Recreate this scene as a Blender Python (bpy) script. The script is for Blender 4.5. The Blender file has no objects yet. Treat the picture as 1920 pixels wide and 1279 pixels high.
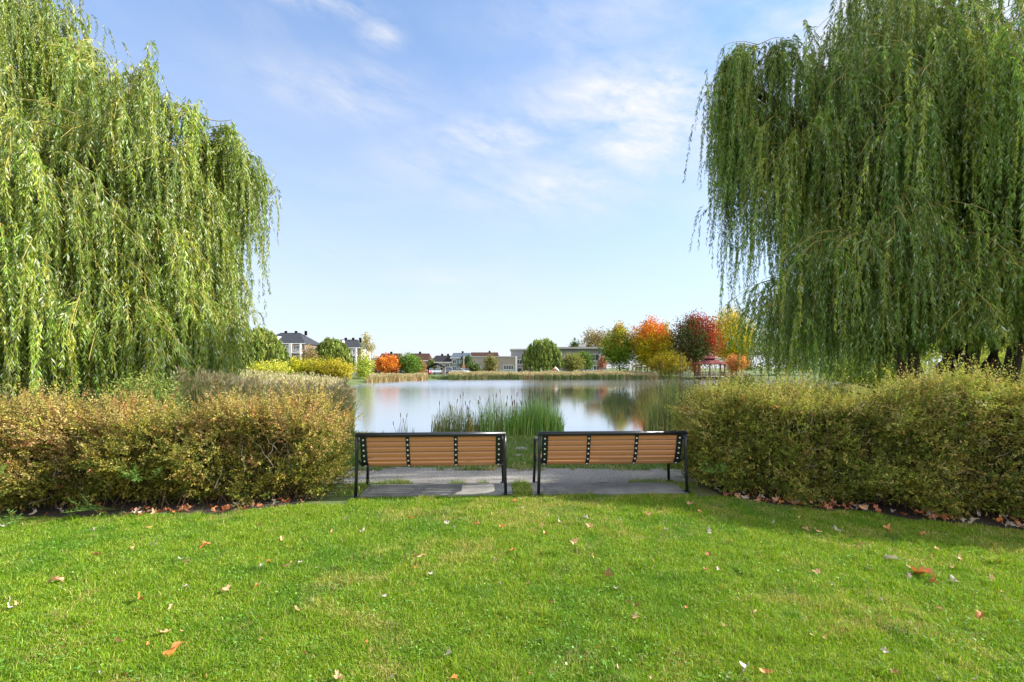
import bpy, math, random
import numpy as np
from mathutils import Vector

random.seed(7)
rng = np.random.default_rng(11)
R = math.radians
scene = bpy.context.scene
C = scene.collection

# ------------------------------------------------------------------ camera
EYE = 1.6
cam_data = bpy.data.cameras.new('camera')
cam_data.sensor_width = 36.0
cam_data.lens = 36.0 * 900 / 1920
cam_data.shift_y = 50.5 / 1920
cam_data.clip_end = 6000
cam = bpy.data.objects.new('camera', cam_data)
cam.location = (0, 0, EYE)
cam.rotation_euler = (R(90), 0, 0)
C.objects.link(cam)
scene.camera = cam

# ------------------------------------------------------------------ sun and sky
SUN_AZ = 7.0       # degrees from +X (right of the photo) towards +Y (away from the camera)
SUN_EL = 31.0
sd = Vector((math.cos(R(SUN_AZ)) * math.cos(R(SUN_EL)), math.sin(R(SUN_AZ)) * math.cos(R(SUN_EL)), math.sin(R(SUN_EL))))
sl = bpy.data.lights.new('sun', 'SUN')
sl.energy = 4.8
sl.angle = R(0.6)
sl.color = (1.0, 0.94, 0.84)
so = bpy.data.objects.new('sun', sl)
so.rotation_euler = sd.to_track_quat('Z', 'Y').to_euler()
so.location = (30, 0, 30)
C.objects.link(so)

world = bpy.data.worlds.new('World')
scene.world = world
world.use_nodes = True


class NT:
    """small helper to write node trees"""
    def __init__(s, tree):
        s.t = tree
        s.t.nodes.clear()

    def n(s, kind, props=None, **ins):
        nd = s.t.nodes.new(kind)
        for k, v in (props or {}).items():
            setattr(nd, k, v)
        for k, v in ins.items():
            key = int(k[1:]) if k[0] == 'i' and k[1:].isdigit() else k.replace('_', ' ')
            s.set(nd.inputs[key], v)
        return nd

    def set(s, sock, v):
        if isinstance(v, bpy.types.NodeSocket):
            s.t.links.new(v, sock)
        else:
            sock.default_value = v

    def m(s, op, a, b=0.0, c=None, clamp=False):
        nd = s.n('ShaderNodeMath', {'operation': op, 'use_clamp': clamp}, i0=a, i1=b)
        if c is not None:
            s.set(nd.inputs[2], c)
        return nd.outputs[0]

    def ramp(s, fac, stops, interp='LINEAR'):
        nd = s.n('ShaderNodeValToRGB', i0=fac)
        nd.color_ramp.interpolation = interp
        e = nd.color_ramp.elements
        while len(e) < len(stops):
            e.new(0.5)
        for el, (p, c) in zip(e, stops):
            el.position = p
            el.color = (*c, 1) if len(c) == 3 else c
        return nd.outputs[0]

    def mix(s, fac, a, b, blend='MIX'):
        nd = s.n('ShaderNodeMix', {'data_type': 'RGBA', 'blend_type': blend})
        s.set(nd.inputs[0], fac)
        s.set(nd.inputs[6], a if isinstance(a, bpy.types.NodeSocket) else (*a, 1))
        s.set(nd.inputs[7], b if isinstance(b, bpy.types.NodeSocket) else (*b, 1))
        return nd.outputs[2]

    def noise(s, vec, scale, detail=4, rough=0.55, dist=0.0):
        nd = s.n('ShaderNodeTexNoise', Scale=scale, Detail=detail, Roughness=rough, Distortion=dist)
        if vec is not None:
            s.set(nd.inputs['Vector'], vec)
        return nd.outputs[0]


w = NT(world.node_tree)
sky = w.n('ShaderNodeTexSky', {'sky_type': 'NISHITA', 'sun_disc': False, 'sun_elevation': R(SUN_EL),
                               'sun_rotation': R(90 - SUN_AZ), 'air_density': 1.0, 'dust_density': 0.6,
                               'ozone_density': 2.0, 'altitude': 50})
tc = w.n('ShaderNodeTexCoord')
sep = w.n('ShaderNodeSeparateXYZ', i0=tc.outputs['Generated'])
az = w.m('ARCTAN2', sep.outputs[0], sep.outputs[1])
el_ = w.m('ARCSINE', sep.outputs[2])
# cirrus: stretched noise in azimuth / elevation, thicker inside a few soft patches of the sky
cv = w.n('ShaderNodeCombineXYZ', i0=w.m('MULTIPLY', az, 2.2), i1=w.m('MULTIPLY', w.m('ADD', el_, w.m('MULTIPLY', az, 0.18)), 5.5), i2=0.35)
n1 = w.noise(cv.outputs[0], 1.5, 7, 0.62, 0.55)
n2 = w.noise(cv.outputs[0], 5.0, 6, 0.6, 0.3)


def dirpix(px, py):
    dx, dz = (px - 960) / 900, (690 - py) / 900
    return math.atan2(dx, 1), math.atan2(dz, math.hypot(dx, 1))


mask = None
for px, py, rx, ry, amp in [(1190, 185, 190, 55, .95), (1225, 255, 130, 60, .95), (1040, 215, 150, 60, .45), (930, 258, 110, 32, .8),
                            (1040, 350, 170, 55, .65), (800, 300, 110, 60, .35), (650, 175, 170, 45, .42), (714, 60, 34, 22, .85),
                            (600, 2, 90, 14, .8), (1180, 20, 260, 50, .35), (1750, 60, 260, 150, 1.0), (830, 520, 90, 18, .3),
                            (1560, 260, 200, 120, .6), (1060, 130, 30, 60, .35)]:
    a0, e0 = dirpix(px, py)
    da = w.m('DIVIDE', w.m('SUBTRACT', az, a0), rx / 900)
    de = w.m('DIVIDE', w.m('SUBTRACT', el_, e0), ry / 900)
    g = w.m('MULTIPLY', w.m('POWER', 2.718, w.m('MULTIPLY', w.m('ADD', w.m('MULTIPLY', da, da), w.m('MULTIPLY', de, de)), -0.9)), amp)
    mask = g if mask is None else w.m('MAXIMUM', mask, g)
wisp = w.m('ADD', w.m('MULTIPLY', w.m('SUBTRACT', n1, 0.27), 3.4, clamp=True), w.m('MULTIPLY', w.m('SUBTRACT', n2, 0.5), 2.0))
cloud = w.m('MULTIPLY', mask, wisp, clamp=True)
thin = w.m('MULTIPLY', w.m('SUBTRACT', n1, 0.48), 0.6, clamp=True)
cloud = w.m('MAXIMUM', w.m('MULTIPLY', cloud, 0.95), thin)
# pale band of thin high haze low over the horizon
low = w.m('POWER', w.m('SUBTRACT', 1.0, w.m('MAXIMUM', sep.outputs[2], 0.0)), 1.65)
veil = w.m('ADD', w.m('MULTIPLY', low, 0.86), 0.02)
# unseen bright cloud added overhead and behind the camera to fill the shade
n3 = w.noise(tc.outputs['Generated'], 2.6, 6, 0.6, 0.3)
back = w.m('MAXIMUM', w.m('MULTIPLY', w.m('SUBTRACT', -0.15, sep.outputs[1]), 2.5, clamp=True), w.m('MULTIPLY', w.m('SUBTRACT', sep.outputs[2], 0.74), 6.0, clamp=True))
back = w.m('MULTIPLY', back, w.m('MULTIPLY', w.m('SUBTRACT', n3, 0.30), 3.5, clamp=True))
SKYS = 0.085
skyc = w.mix(1.0, sky.outputs[0], (0.58, 1.22, 1.62), 'MULTIPLY')
c1 = w.mix(veil, skyc, (5.0, 4.82, 5.1))
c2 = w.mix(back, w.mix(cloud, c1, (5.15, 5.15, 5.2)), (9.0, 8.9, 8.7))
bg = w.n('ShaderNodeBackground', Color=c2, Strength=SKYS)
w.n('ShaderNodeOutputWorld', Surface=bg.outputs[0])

scene.view_settings.view_transform = 'Standard'
scene.view_settings.look = 'None'
scene.view_settings.gamma = 1
scene.view_settings.exposure = 1.2
scene.render.engine = 'CYCLES'
scene.cycles.max_bounces = 8
scene.cycles.diffuse_bounces = 3
scene.cycles.glossy_bounces = 3
scene.cycles.transmission_bounces = 5
scene.cycles.transparent_max_bounces = 6
scene.cycles.use_denoising = True
try:
    scene.cycles.denoiser = 'OPENIMAGEDENOISE'
except Exception:
    pass


# ------------------------------------------------------------------ materials
def mat(name, build):
    m = bpy.data.materials.new(name)
    m.use_nodes = True
    t = NT(m.node_tree)
    sh = build(t)
    t.n('ShaderNodeOutputMaterial', Surface=sh)
    return m


def pbr(t, col, rough=0.7, metal=0.0, bump=None, bstr=0.3, bdist=0.01, spec=0.5):
    nd = t.n('ShaderNodeBsdfPrincipled', Roughness=rough, Metallic=metal)
    t.set(nd.inputs['Base Color'], col if isinstance(col, bpy.types.NodeSocket) else (*col, 1))
    nd.inputs['Specular IOR Level'].default_value = spec
    if bump is not None:
        b = t.n('ShaderNodeBump', Strength=bstr, Distance=bdist, Height=bump)
        t.set(nd.inputs['Normal'], b.outputs[0])
    return nd.outputs[0]


def simple(name, col, rough=0.7, metal=0.0, var=0.25, scale=6.0, bstr=0.2, spec=0.5):
    def b(t):
        co = t.n('ShaderNodeTexCoord').outputs['Object']
        n = t.noise(co, scale, 5, 0.6)
        dark = tuple(c * (1 - var) for c in col)
        lite = tuple(min(1, c * (1 + var)) for c in col)
        return pbr(t, t.mix(n, dark, lite), rough, metal, n, bstr, 0.01, spec)
    return mat(name, b)


def leafmat(name, trans=0.35, gloss=0.08, rough=0.45, tcol=(1.0, 1.0, 0.55)):
    """every leaf carries its own colour in the attribute tint"""
    def b(t):
        a = t.n('ShaderNodeAttribute', {'attribute_name': 'tint'}).outputs['Color']
        d = t.n('ShaderNodeBsdfDiffuse', Color=a).outputs[0]
        tr = t.n('ShaderNodeBsdfTranslucent', Color=t.mix(1.0, a, tuple(min(1, 1.25 * c) for c in tcol), 'MULTIPLY')).outputs[0]
        m1 = t.n('ShaderNodeMixShader', i0=trans, i1=d, i2=tr).outputs[0]
        g = t.n('ShaderNodeBsdfGlossy', Color=(1, 1, 1, 1), Roughness=rough).outputs[0]
        return t.n('ShaderNodeMixShader', i0=gloss, i1=m1, i2=g).outputs[0]
    return mat(name, b)


M = {}
M['willow'] = leafmat('willow leaf', 0.34, 0.03, 0.45, (1.0, 1.0, 0.35))
M['hedge'] = leafmat('hedge leaf', 0.30, 0.012, 0.5)
M['grass'] = leafmat('grass blade', 0.38, 0.02, 0.42)
M['reed'] = leafmat('reed blade', 0.3, 0.05, 0.45)
M['foliage'] = leafmat('tree leaf', 0.28, 0.012, 0.5)
M['dryleaf'] = leafmat('fallen leaf', 0.18, 0.04, 0.5, (1, .9, .7))


def barkm(t):
    co = t.n('ShaderNodeTexCoord').outputs['Object']
    mp = t.n('ShaderNodeMapping', Vector=co, Scale=(9, 9, 1.6)).outputs[0]
    n = t.noise(mp, 2.2, 8, 0.65, 0.6)
    return pbr(t, t.ramp(n, [(0.3, (0.018, 0.013, 0.010)), (0.55, (0.075, 0.056, 0.042)), (0.75, (0.15, 0.125, 0.1))]), 0.9, 0, n, 0.9, 0.03)


M['bark'] = mat('bark', barkm)
M['twig'] = simple('twig', (0.16, 0.10, 0.06), 0.8)
M['pale_twig'] = simple('pale twig', (0.30, 0.24, 0.19), 0.8)
M['willow_twig'] = simple('willow twig', (0.36, 0.30, 0.07), 0.6)
M['black_metal'] = simple('black painted metal', (0.012, 0.014, 0.018), 0.32, 0.0, 0.3, 14, 0.08)
M['steel'] = simple('bolt steel', (0.80, 0.80, 0.78), 0.4, 0.2, 0.1, 20, 0.05)


def slatm(t):
    tc_ = t.n('ShaderNodeTexCoord').outputs['Object']
    mp = t.n('ShaderNodeMapping', Vector=tc_, Scale=(0.8, 22, 22)).outputs[0]
    n = t.m('ADD', 0.3, t.m('MULTIPLY', t.noise(mp, 3, 6, 0.6, 0.4), 0.4))
    n2_ = t.noise(tc_, 2.5, 3)
    c = t.ramp(n, [(0.25, (0.33, 0.145, 0.058)), (0.55, (0.50, 0.225, 0.095)), (0.8, (0.60, 0.295, 0.14))])
    c = t.mix(t.m('MULTIPLY', n2_, 0.35), c, (0.36, 0.16, 0.07))
    return pbr(t, c, 0.36, 0, n, 0.12, 0.004)


M['slat'] = mat('stained wood slat', slatm)


def concm(t):
    co = t.n('ShaderNodeTexCoord').outputs['Object']
    n = t.noise(co, 2.0, 8, 0.65)
    f = t.noise(co, 60, 4, 0.7)
    c = t.ramp(n, [(0.3, (0.09, 0.088, 0.083)), (0.5, (0.19, 0.185, 0.172)), (0.72, (0.31, 0.30, 0.275))])
    c = t.mix(t.m('MULTIPLY', f, 0.35), c, (0.12, 0.115, 0.10))
    return pbr(t, c, 0.9, 0, f, 0.5, 0.006)


M['concrete'] = mat('weathered concrete', concm)


def pathm(t):
    co = t.n('ShaderNodeTexCoord').outputs['Object']
    n = t.noise(co, 1.1, 6, 0.6)
    f = t.noise(co, 45, 6, 0.75)
    v = t.n('ShaderNodeTexVoronoi', Vector=co, Scale=55.0).outputs['Distance']
    c = t.ramp(n, [(0.32, (0.15, 0.135, 0.12)), (0.55, (0.28, 0.255, 0.225)), (0.75, (0.38, 0.345, 0.30))])
    c = t.mix(t.m('MULTIPLY', v, 0.9, clamp=True), c, (0.34, 0.32, 0.29))
    c = t.mix(t.ramp(f, [(0.45, (0, 0, 0)), (0.62, (1, 1, 1))]), c, t.mix(1.0, c, (0.55, 0.52, 0.5), 'MULTIPLY'))
    return pbr(t, c, 0.95, 0, t.m('ADD', f, v), 0.9, 0.012)


M['path'] = mat('gravel path', pathm)


def soilm(t):
    co = t.n('ShaderNodeTexCoord').outputs['Object']
    f = t.noise(co, 30, 8, 0.7)
    c = t.ramp(f, [(0.3, (0.022, 0.016, 0.011)), (0.6, (0.065, 0.047, 0.032)), (0.8, (0.13, 0.09, 0.06))])
    return pbr(t, c, 0.95, 0, f, 1.0, 0.02)


M['soil'] = mat('bare soil', soilm)


def groundm(t):
    co = t.n('ShaderNodeTexCoord').outputs['Object']
    n = t.noise(co, 0.5, 6, 0.6)
    b = t.noise(co, 0.035, 4, 0.5)
    f = t.noise(co, 22, 8, 0.75)
    g1 = t.ramp(f, [(0.3, (0.028, 0.045, 0.010)), (0.5, (0.075, 0.13, 0.022)), (0.75, (0.155, 0.22, 0.05))])
    g2 = t.ramp(f, [(0.3, (0.07, 0.065, 0.02)), (0.6, (0.20, 0.19, 0.07)), (0.8, (0.30, 0.27, 0.12))])
    c = t.mix(t.ramp(n, [(0.48, (0, 0, 0)), (0.68, (1, 1, 1))]), g1, g2)
    c = t.mix(t.ramp(b, [(0.5, (0, 0, 0)), (0.7, (.6, .6, .6))]), c, g2)
    # below the waterline: dark mud
    z = t.n('ShaderNodeSeparateXYZ', i0=co).outputs[2]
    c = t.mix(t.m('MULTIPLY', t.m('SUBTRACT', -0.47, z), 12, clamp=True), c, (0.035, 0.032, 0.022))
    return pbr(t, c, 0.95, 0, f, 0.8, 0.03)


M['ground'] = mat('meadow ground', groundm)


def waterm(t):
    co = t.n('ShaderNodeTexCoord').outputs['Object']
    mp = t.n('ShaderNodeMapping', Vector=co, Scale=(0.45, 1.5, 1)).outputs[0]
    a = t.noise(mp, 1.3, 3, 0.5, 0.3)
    b = t.noise(mp, 5.5, 3, 0.55, 0.2)
    patch = t.ramp(t.noise(t.n('ShaderNodeMapping', Vector=co, Scale=(0.03, 0.055, 1)).outputs[0], 1.0, 3, 0.5),
                   [(0.42, (0.15, 0.15, 0.15)), (0.62, (1, 1, 1))])
    ys = t.n('ShaderNodeSeparateXYZ', i0=co).outputs[1]
    wind = t.m('ADD', 0.22, t.m('MULTIPLY', t.m('SUBTRACT', ys, 50), 0.05, clamp=True))
    h = t.m('MULTIPLY', t.m('MULTIPLY', t.m('ADD', t.m('MULTIPLY', a, 0.55), t.m('MULTIPLY', b, 0.35)), patch), wind)
    ro = t.m('ADD', 0.045, t.m('MULTIPLY', t.m('MULTIPLY', t.m('SUBTRACT', ys, 46), 0.07, clamp=True), 0.10))
    bp = t.n('ShaderNodeBump', Strength=0.35, Distance=0.05, Height=h).outputs[0]
    ro = t.m('ADD', ro, t.m('MULTIPLY', t.m('MULTIPLY', t.m('SUBTRACT', 5.0, t.n('ShaderNodeSeparateXYZ', i0=co).outputs[0]), 0.22, clamp=True), 0.09))
    fr = t.m('MULTIPLY', t.n('ShaderNodeFresnel', IOR=1.5, Normal=bp).outputs[0], 1.75, clamp=True)
    df = t.n('ShaderNodeBsdfDiffuse', Color=(0.11, 0.11, 0.10, 1)).outputs[0]
    gl = t.n('ShaderNodeBsdfGlossy', Color=(.95, .95, .95, 1), Roughness=ro, Normal=bp).outputs[0]
    return t.n('ShaderNodeMixShader', i0=t.m('MINIMUM', fr, 0.90), i1=df, i2=gl).outputs[0]


M['water'] = mat('pond water', waterm)


def shinglem(col):
    def b(t):
        co = t.n('ShaderNodeTexCoord').outputs['Object']
        br = t.n('ShaderNodeTexBrick', Vector=t.n('ShaderNodeMapping', Vector=co, Scale=(1, 1, 2)).outputs[0], Scale=2.2,
                 Color1=(*col, 1), Color2=(*[c * .7 for c in col], 1), Mortar=(*[c * .4 for c in col], 1))
        n = t.noise(co, 0.8, 4)
        return pbr(t, t.mix(t.m('MULTIPLY', n, 0.4), br.outputs[0], tuple(c * 1.3 for c in col)), 0.9, spec=.15)
    return b


def brickm(col, mortar=(0.35, 0.33, 0.3)):
    def b(t):
        co = t.n('ShaderNodeTexCoord').outputs['Object']
        mp = t.n('ShaderNodeMapping', Vector=co, Rotation=(R(90), 0, 0)).outputs[0]
        br = t.n('ShaderNodeTexBrick', Vector=mp, Scale=3.5, Color1=(*col, 1), Color2=(*[c * .72 for c in col], 1), Mortar=(*mortar, 1))
        n = t.noise(co, 0.5, 4)
        return pbr(t, t.mix(t.m('MULTIPLY', n, 0.3), br.outputs[0], tuple(c * .75 for c in col)), 0.85)
    return b


M['slate'] = mat('slate shingle', shinglem((0.052, 0.056, 0.066)))
M['brown_roof'] = mat('brown shingle', shinglem((0.07, 0.036, 0.028)))
M['dark_roof'] = mat('charcoal shingle', shinglem((0.036, 0.032, 0.038)))
M['blue_roof'] = mat('blue grey shingle', shinglem((0.10, 0.125, 0.16)))
M['red_roof'] = mat('red metal roof', shinglem((0.17, 0.045, 0.045)))
M['brown_brick'] = mat('brown brick', brickm((0.20, 0.125, 0.085)))
M['red_brick'] = mat('red brick', brickm((0.23, 0.105, 0.07)))
M['grey_brick'] = mat('grey brick', brickm((0.30, 0.28, 0.26)))
M['tan_brick'] = mat('tan brick', brickm((0.36, 0.30, 0.25)))
M['blue_siding'] = simple('blue grey siding', (0.17, 0.21, 0.26), 0.7)
M['grey_siding'] = simple('grey cladding', (0.22, 0.225, 0.24), 0.6)
M['white'] = simple('white trim', (0.78, 0.78, 0.75), 0.55, 0, 0.06)
M['cream'] = simple('cream wall', (0.62, 0.60, 0.54), 0.7, 0, 0.08)
M['slab'] = simple('pale roof fascia', (0.42, 0.41, 0.38), 0.7)
M['wood'] = simple('brown timber', (0.15, 0.07, 0.045), 0.7)
M['dark_wood'] = simple('dark timber', (0.014, 0.011, 0.010), 0.9, spec=.1)
M['table_wood'] = simple('table timber', (0.34, 0.19, 0.10), 0.7)
M['stone'] = mat('pillar stone', brickm((0.24, 0.20, 0.17)))
M['tyre'] = simple('tyre rubber', (0.015, 0.015, 0.015), 0.8)
M['asphalt'] = simple('asphalt', (0.06, 0.06, 0.062), 0.9)
M['pavement'] = simple('pale pavement', (0.42, 0.38, 0.32), 0.9)
M['teal'] = simple('pale teal panel', (0.30, 0.42, 0.42), 0.5)
M['sign_orange'] = simple('orange sign', (0.55, 0.22, 0.12), 0.5)
M['pink'] = simple('faded pink plastic', (0.68, 0.33, 0.28), 0.5)
M['rock'] = simple('shore rock', (0.24, 0.23, 0.20), 0.9, 0, 0.4, 9, 0.6)


def glassm(t):
    return pbr(t, (0.05, 0.06, 0.075), 0.08, 0.0, None, spec=0.8)


M['glass'] = mat('window glass', glassm)
_paints = {}


def paint(col):
    if col not in _paints:
        def b(t):
            nd = t.n('ShaderNodeBsdfPrincipled', Roughness=0.35)
            nd.inputs['Base Color'].default_value = (*col, 1)
            nd.inputs['Coat Weight'].default_value = 0.6
            return nd.outputs[0]
        _paints[col] = mat('car paint', b)
    return _paints[col]


# ------------------------------------------------------------------ object helpers
def tag(o, label=None, cat=None, group=None, kind=None):
    if label: o['label'] = label
    if cat: o['category'] = cat
    if group: o['group'] = group
    if kind: o['kind'] = kind
    return o


def empty(name, loc, label, cat, group=None, rz=0.0):
    o = bpy.data.objects.new(name, None)
    C.objects.link(o)
    o.location = loc
    o.rotation_euler = (0, 0, rz)
    o.empty_display_size = 0.2
    return tag(o, label, cat, group)


def link_mesh(name, me, m, parent=None):
    o = bpy.data.objects.new(name, me)
    C.objects.link(o)
    if m is not None:
        me.materials.append(M[m] if isinstance(m, str) else m)
    if parent is not None:
        o.parent = parent
    return o


GAIN = {'willow': 0.98, 'hedge': 1.02, 'grass': 1.22, 'reed': 1.2, 'foliage': 1.2}


def np_mesh(name, V, quads=None, tris=None, tint=None, m=None, parent=None, origin=None, smooth=False):
    """one mesh from numpy arrays; V in world space, origin taken off"""
    V = np.asarray(V, dtype=np.float32).reshape(-1, 3)
    if origin is not None:
        V = V - np.array(origin, dtype=np.float32)
    me = bpy.data.meshes.new(name)
    nq = 0 if quads is None else len(quads)
    nt = 0 if tris is None else len(tris)
    me.vertices.add(len(V))
    me.vertices.foreach_set('co', V.ravel())
    loops = []
    if nq: loops.append(np.asarray(quads, dtype=np.int32).ravel())
    if nt: loops.append(np.asarray(tris, dtype=np.int32).ravel())
    loops = np.concatenate(loops)
    me.loops.add(len(loops))
    me.loops.foreach_set('vertex_index', loops)
    me.polygons.add(nq + nt)
    start = np.concatenate([np.arange(nq) * 4, nq * 4 + np.arange(nt) * 3]).astype(np.int32)
    me.polygons.foreach_set('loop_start', start)
    try:
        me.polygons.foreach_set('loop_total', np.concatenate([np.full(nq, 4), np.full(nt, 3)]).astype(np.int32))
    except Exception:
        pass
    if smooth:
        me.polygons.foreach_set('use_smooth', np.ones(nq + nt, dtype=bool))
    if tint is not None:
        tint = np.clip(tint * GAIN.get(m, 1.0), .004, .9)
        a = me.attributes.new('tint', 'FLOAT_COLOR', 'POINT')
        T = np.ones((len(V), 4), dtype=np.float32)
        T[:, :3] = tint
        a.data.foreach_set('color', T.ravel())
    me.update(calc_edges=True)
    me.validate(verbose=False)
    return link_mesh(name, me, m, parent)


class MB:
    """collects boxes, tubes and prisms and links them as one mesh object"""
    def __init__(s):
        s.v, s.f = [], []

    def add(s, v, f):
        o = len(s.v)
        s.v += [tuple(p) for p in v]
        s.f += [tuple(i + o for i in q) for q in f]
        return s

    def box(s, c, d, rz=0.0, rx=0.0):
        hx, hy, hz = d[0] / 2, d[1] / 2, d[2] / 2
        vs = []
        for x in (-hx, hx):
            for y in (-hy, hy):
                for z in (-hz, hz):
                    X, Y, Z = x, y, z
                    Y, Z = Y * math.cos(rx) - Z * math.sin(rx), Y * math.sin(rx) + Z * math.cos(rx)
                    X, Y = X * math.cos(rz) - Y * math.sin(rz), X * math.sin(rz) + Y * math.cos(rz)
                    vs.append((c[0] + X, c[1] + Y, c[2] + Z))
        return s.add(vs, [(0, 1, 3, 2), (4, 6, 7, 5), (0, 4, 5, 1), (2, 3, 7, 6), (0, 2, 6, 4), (1, 5, 7, 3)])

    def b2(s, x0, x1, y0, y1, z0, z1):
        return s.box(((x0 + x1) / 2, (y0 + y1) / 2, (z0 + z1) / 2), (x1 - x0, y1 - y0, z1 - z0))

    def tube(s, pts, rad, n=8, cap=True):
        pts = [Vector(p) for p in pts]
        rad = rad if isinstance(rad, (list, tuple)) else [rad] * len(pts)
        rings = []
        up = Vector((0.03, 0.02, 1))
        for i, p in enumerate(pts):
            d = (pts[min(i + 1, len(pts) - 1)] - pts[max(i - 1, 0)]).normalized()
            a = d.cross(up)
            if a.length < 0.05: a = d.cross(Vector((1, 0, 0)))
            a.normalize()
            b = d.cross(a)
            rings.append([p + (a * math.cos(2 * math.pi * k / n) + b * math.sin(2 * math.pi * k / n)) * rad[i] for k in range(n)])
        vs = [v for r in rings for v in r]
        fs = []
        for i in range(len(rings) - 1):
            for k in range(n):
                k2 = (k + 1) % n
                fs.append((i * n + k, i * n + k2, (i + 1) * n + k2, (i + 1) * n + k))
        if cap:
            fs.append(tuple(range(n))[::-1])
            fs.append(tuple((len(rings) - 1) * n + k for k in range(n)))
        return s.add(vs, fs)

    def sweep(s, prof, x0, x1):
        """closed (y,z) profile extruded along x"""
        n = len(prof)
        vs = [(x0, y, z) for y, z in prof] + [(x1, y, z) for y, z in prof]
        fs = [(k, (k + 1) % n, n + (k + 1) % n, n + k) for k in range(n)]
        fs += [tuple(range(n))[::-1], tuple(n + k for k in range(n))]
        return s.add(vs, fs)

    def build(s, name, m, parent=None, smooth=False, bevel=0.0):
        me = bpy.data.meshes.new(name)
        me.from_pydata(s.v, [], s.f)
        me.update()
        o = link_mesh(name, me, m, parent)
        if smooth:
            me.polygons.foreach_set('use_smooth', [True] * len(me.polygons))
        if bevel:
            b = o.modifiers.new('bevel', 'BEVEL')
            b.width = bevel
            b.segments = 2
            b.limit_method = 'ANGLE'
        return o


def at(px, py, Y):
    return ((px - 960) / 900 * Y, Y, EYE - (py - 690) / 900 * Y)


def xat(px, Y): return (px - 960) / 900 * Y
def zat(py, Y): return EYE - (py - 690) / 900 * Y


def unit(a):
    return a / np.maximum(np.linalg.norm(a, axis=-1, keepdims=True), 1e-9)


def rand_unit(n):
    return unit(rng.normal(size=(n, 3)))


def leaf_quads(P, D, N, L, W):
    S = unit(np.cross(D, N))
    L = np.asarray(L).reshape(-1, 1)
    W = np.asarray(W).reshape(-1, 1)
    B = unit(np.cross(S, D))
    V = np.stack([P, P + D * L * .42 + S * W * .5 + B * L * .04, P + D * L, P + D * L * .42 - S * W * .5 + B * L * .04], axis=1)
    F = np.arange(len(P) * 4).reshape(-1, 4)
    return V.reshape(-1, 3), F


def pick(cols, n, jit=0.15, probs=None):
    cols = np.array(cols)
    k = rng.choice(len(cols), n, p=probs)
    c = cols[k] * (1 + rng.normal(size=(n, 1)) * jit)
    c = c * (1 + rng.normal(size=(n, 3)) * jit * 0.3)
    return np.clip(c, 0.004, 0.9)


def ribbons(PL, W, N=None):
    """flat ribbons along polylines PL (S,K,3) tapering from W to a point"""
    S_, K, _ = PL.shape
    T = np.gradient(PL, axis=1)
    side = rng.normal(size=(S_, 1, 3))
    side = unit(np.cross(T, side))
    wd = (np.asarray(W).reshape(-1, 1, 1)) * np.linspace(1, 0.15, K).reshape(1, K, 1) * 0.5
    A, B = PL + side * wd, PL - side * wd
    V = np.stack([A, B], axis=2).reshape(-1, 3)
    base = (np.arange(S_) * K * 2)[:, None] + (np.arange(K - 1) * 2)[None, :]
    F = np.stack([base, base + 1, base + 3, base + 2], axis=-1).reshape(-1, 4)
    return V, F


# ------------------------------------------------------------------ pond outline and terrain
POND = np.array([(-5.3, 15.6), (-3.0, 14.8), (0, 14.6), (2.8, 14.9), (6.2, 16.0), (10, 18.5), (17, 24), (28, 36), (42, 54), (52, 72), (46, 84), (34, 87.5),
                 (24, 88), (10, 87), (-2, 86.5), (-8, 85), (-13, 83.5), (-17, 77), (-20.3, 67), (-19.0, 58), (-16.8, 47), (-13.4, 37), (-9.8, 27), (-7.2, 20)])


def pond_sd(X, Y):
    """signed distance, negative inside"""
    X = np.asarray(X, float); Y = np.asarray(Y, float)
    d = np.full(X.shape, 1e9)
    ins = np.zeros(X.shape, bool)
    n = len(POND)
    for i in range(n):
        ax, ay = POND[i]; bx, by = POND[(i + 1) % n]
        ex, ey = bx - ax, by - ay
        t = np.clip(((X - ax) * ex + (Y - ay) * ey) / (ex * ex + ey * ey), 0, 1)
        d = np.minimum(d, np.hypot(X - ax - t * ex, Y - ay - t * ey))
        c = ((ay > Y) != (by > Y))
        xi = ex * (Y - ay) / (ey if abs(ey) > 1e-9 else 1e-9) + ax
        ins ^= c & (X < xi)
    return np.where(ins, -d, d)


def ground_z(X, Y):
    d = pond_sd(X, Y)
    t = np.clip(d / 6.8, 0, 1)
    z = -0.5 + 0.5 * (1 - (1 - t) ** 1.6)
    z = np.where(d < 0, -0.5 + np.maximum(d * 0.35, -0.8), z)
    X = np.asarray(X, float); Y = np.asarray(Y, float)
    fade = np.clip((Y - 7.8) / 2, 0, 1)
    z = z + fade * 0.035 * (np.sin(X * 1.3 + 0.4 * Y) + np.sin(Y * 1.1 - X * .5)) * np.clip((d - .2) / 2, 0, 1)
    return z


WATER_Z = -0.5
gx = np.unique(np.concatenate([np.linspace(-2500, -90, 26), np.arange(-90, -24, 3.0), np.arange(-24, 24, 0.5), np.arange(24, 90, 3.0), np.linspace(90, 2500, 26)]))
gy = np.unique(np.concatenate([np.linspace(-2500, -10, 20), np.arange(-10, 24, 0.4), np.arange(24, 110, 1.2), np.linspace(110, 3500, 36)]))
GX, GY = np.meshgrid(gx, gy)
GZ = ground_z(GX, GY)
V = np.stack([GX, GY, GZ], -1).reshape(-1, 3)
ny, nx = GX.shape
I = (np.arange(ny - 1)[:, None] * nx + np.arange(nx - 1)[None, :])
Q = np.stack([I, I + 1, I + nx + 1, I + nx], -1).reshape(-1, 4)
g = np_mesh('ground', V, quads=Q, m='ground', smooth=True)
tag(g, kind='structure')
wm = MB().add([(-34, 10, WATER_Z), (66, 10, WATER_Z), (66, 96, WATER_Z), (-34, 96, WATER_Z)], [(0, 1, 2, 3)])
wo = wm.build('water', 'water')
tag(wo, kind='structure')


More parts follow.
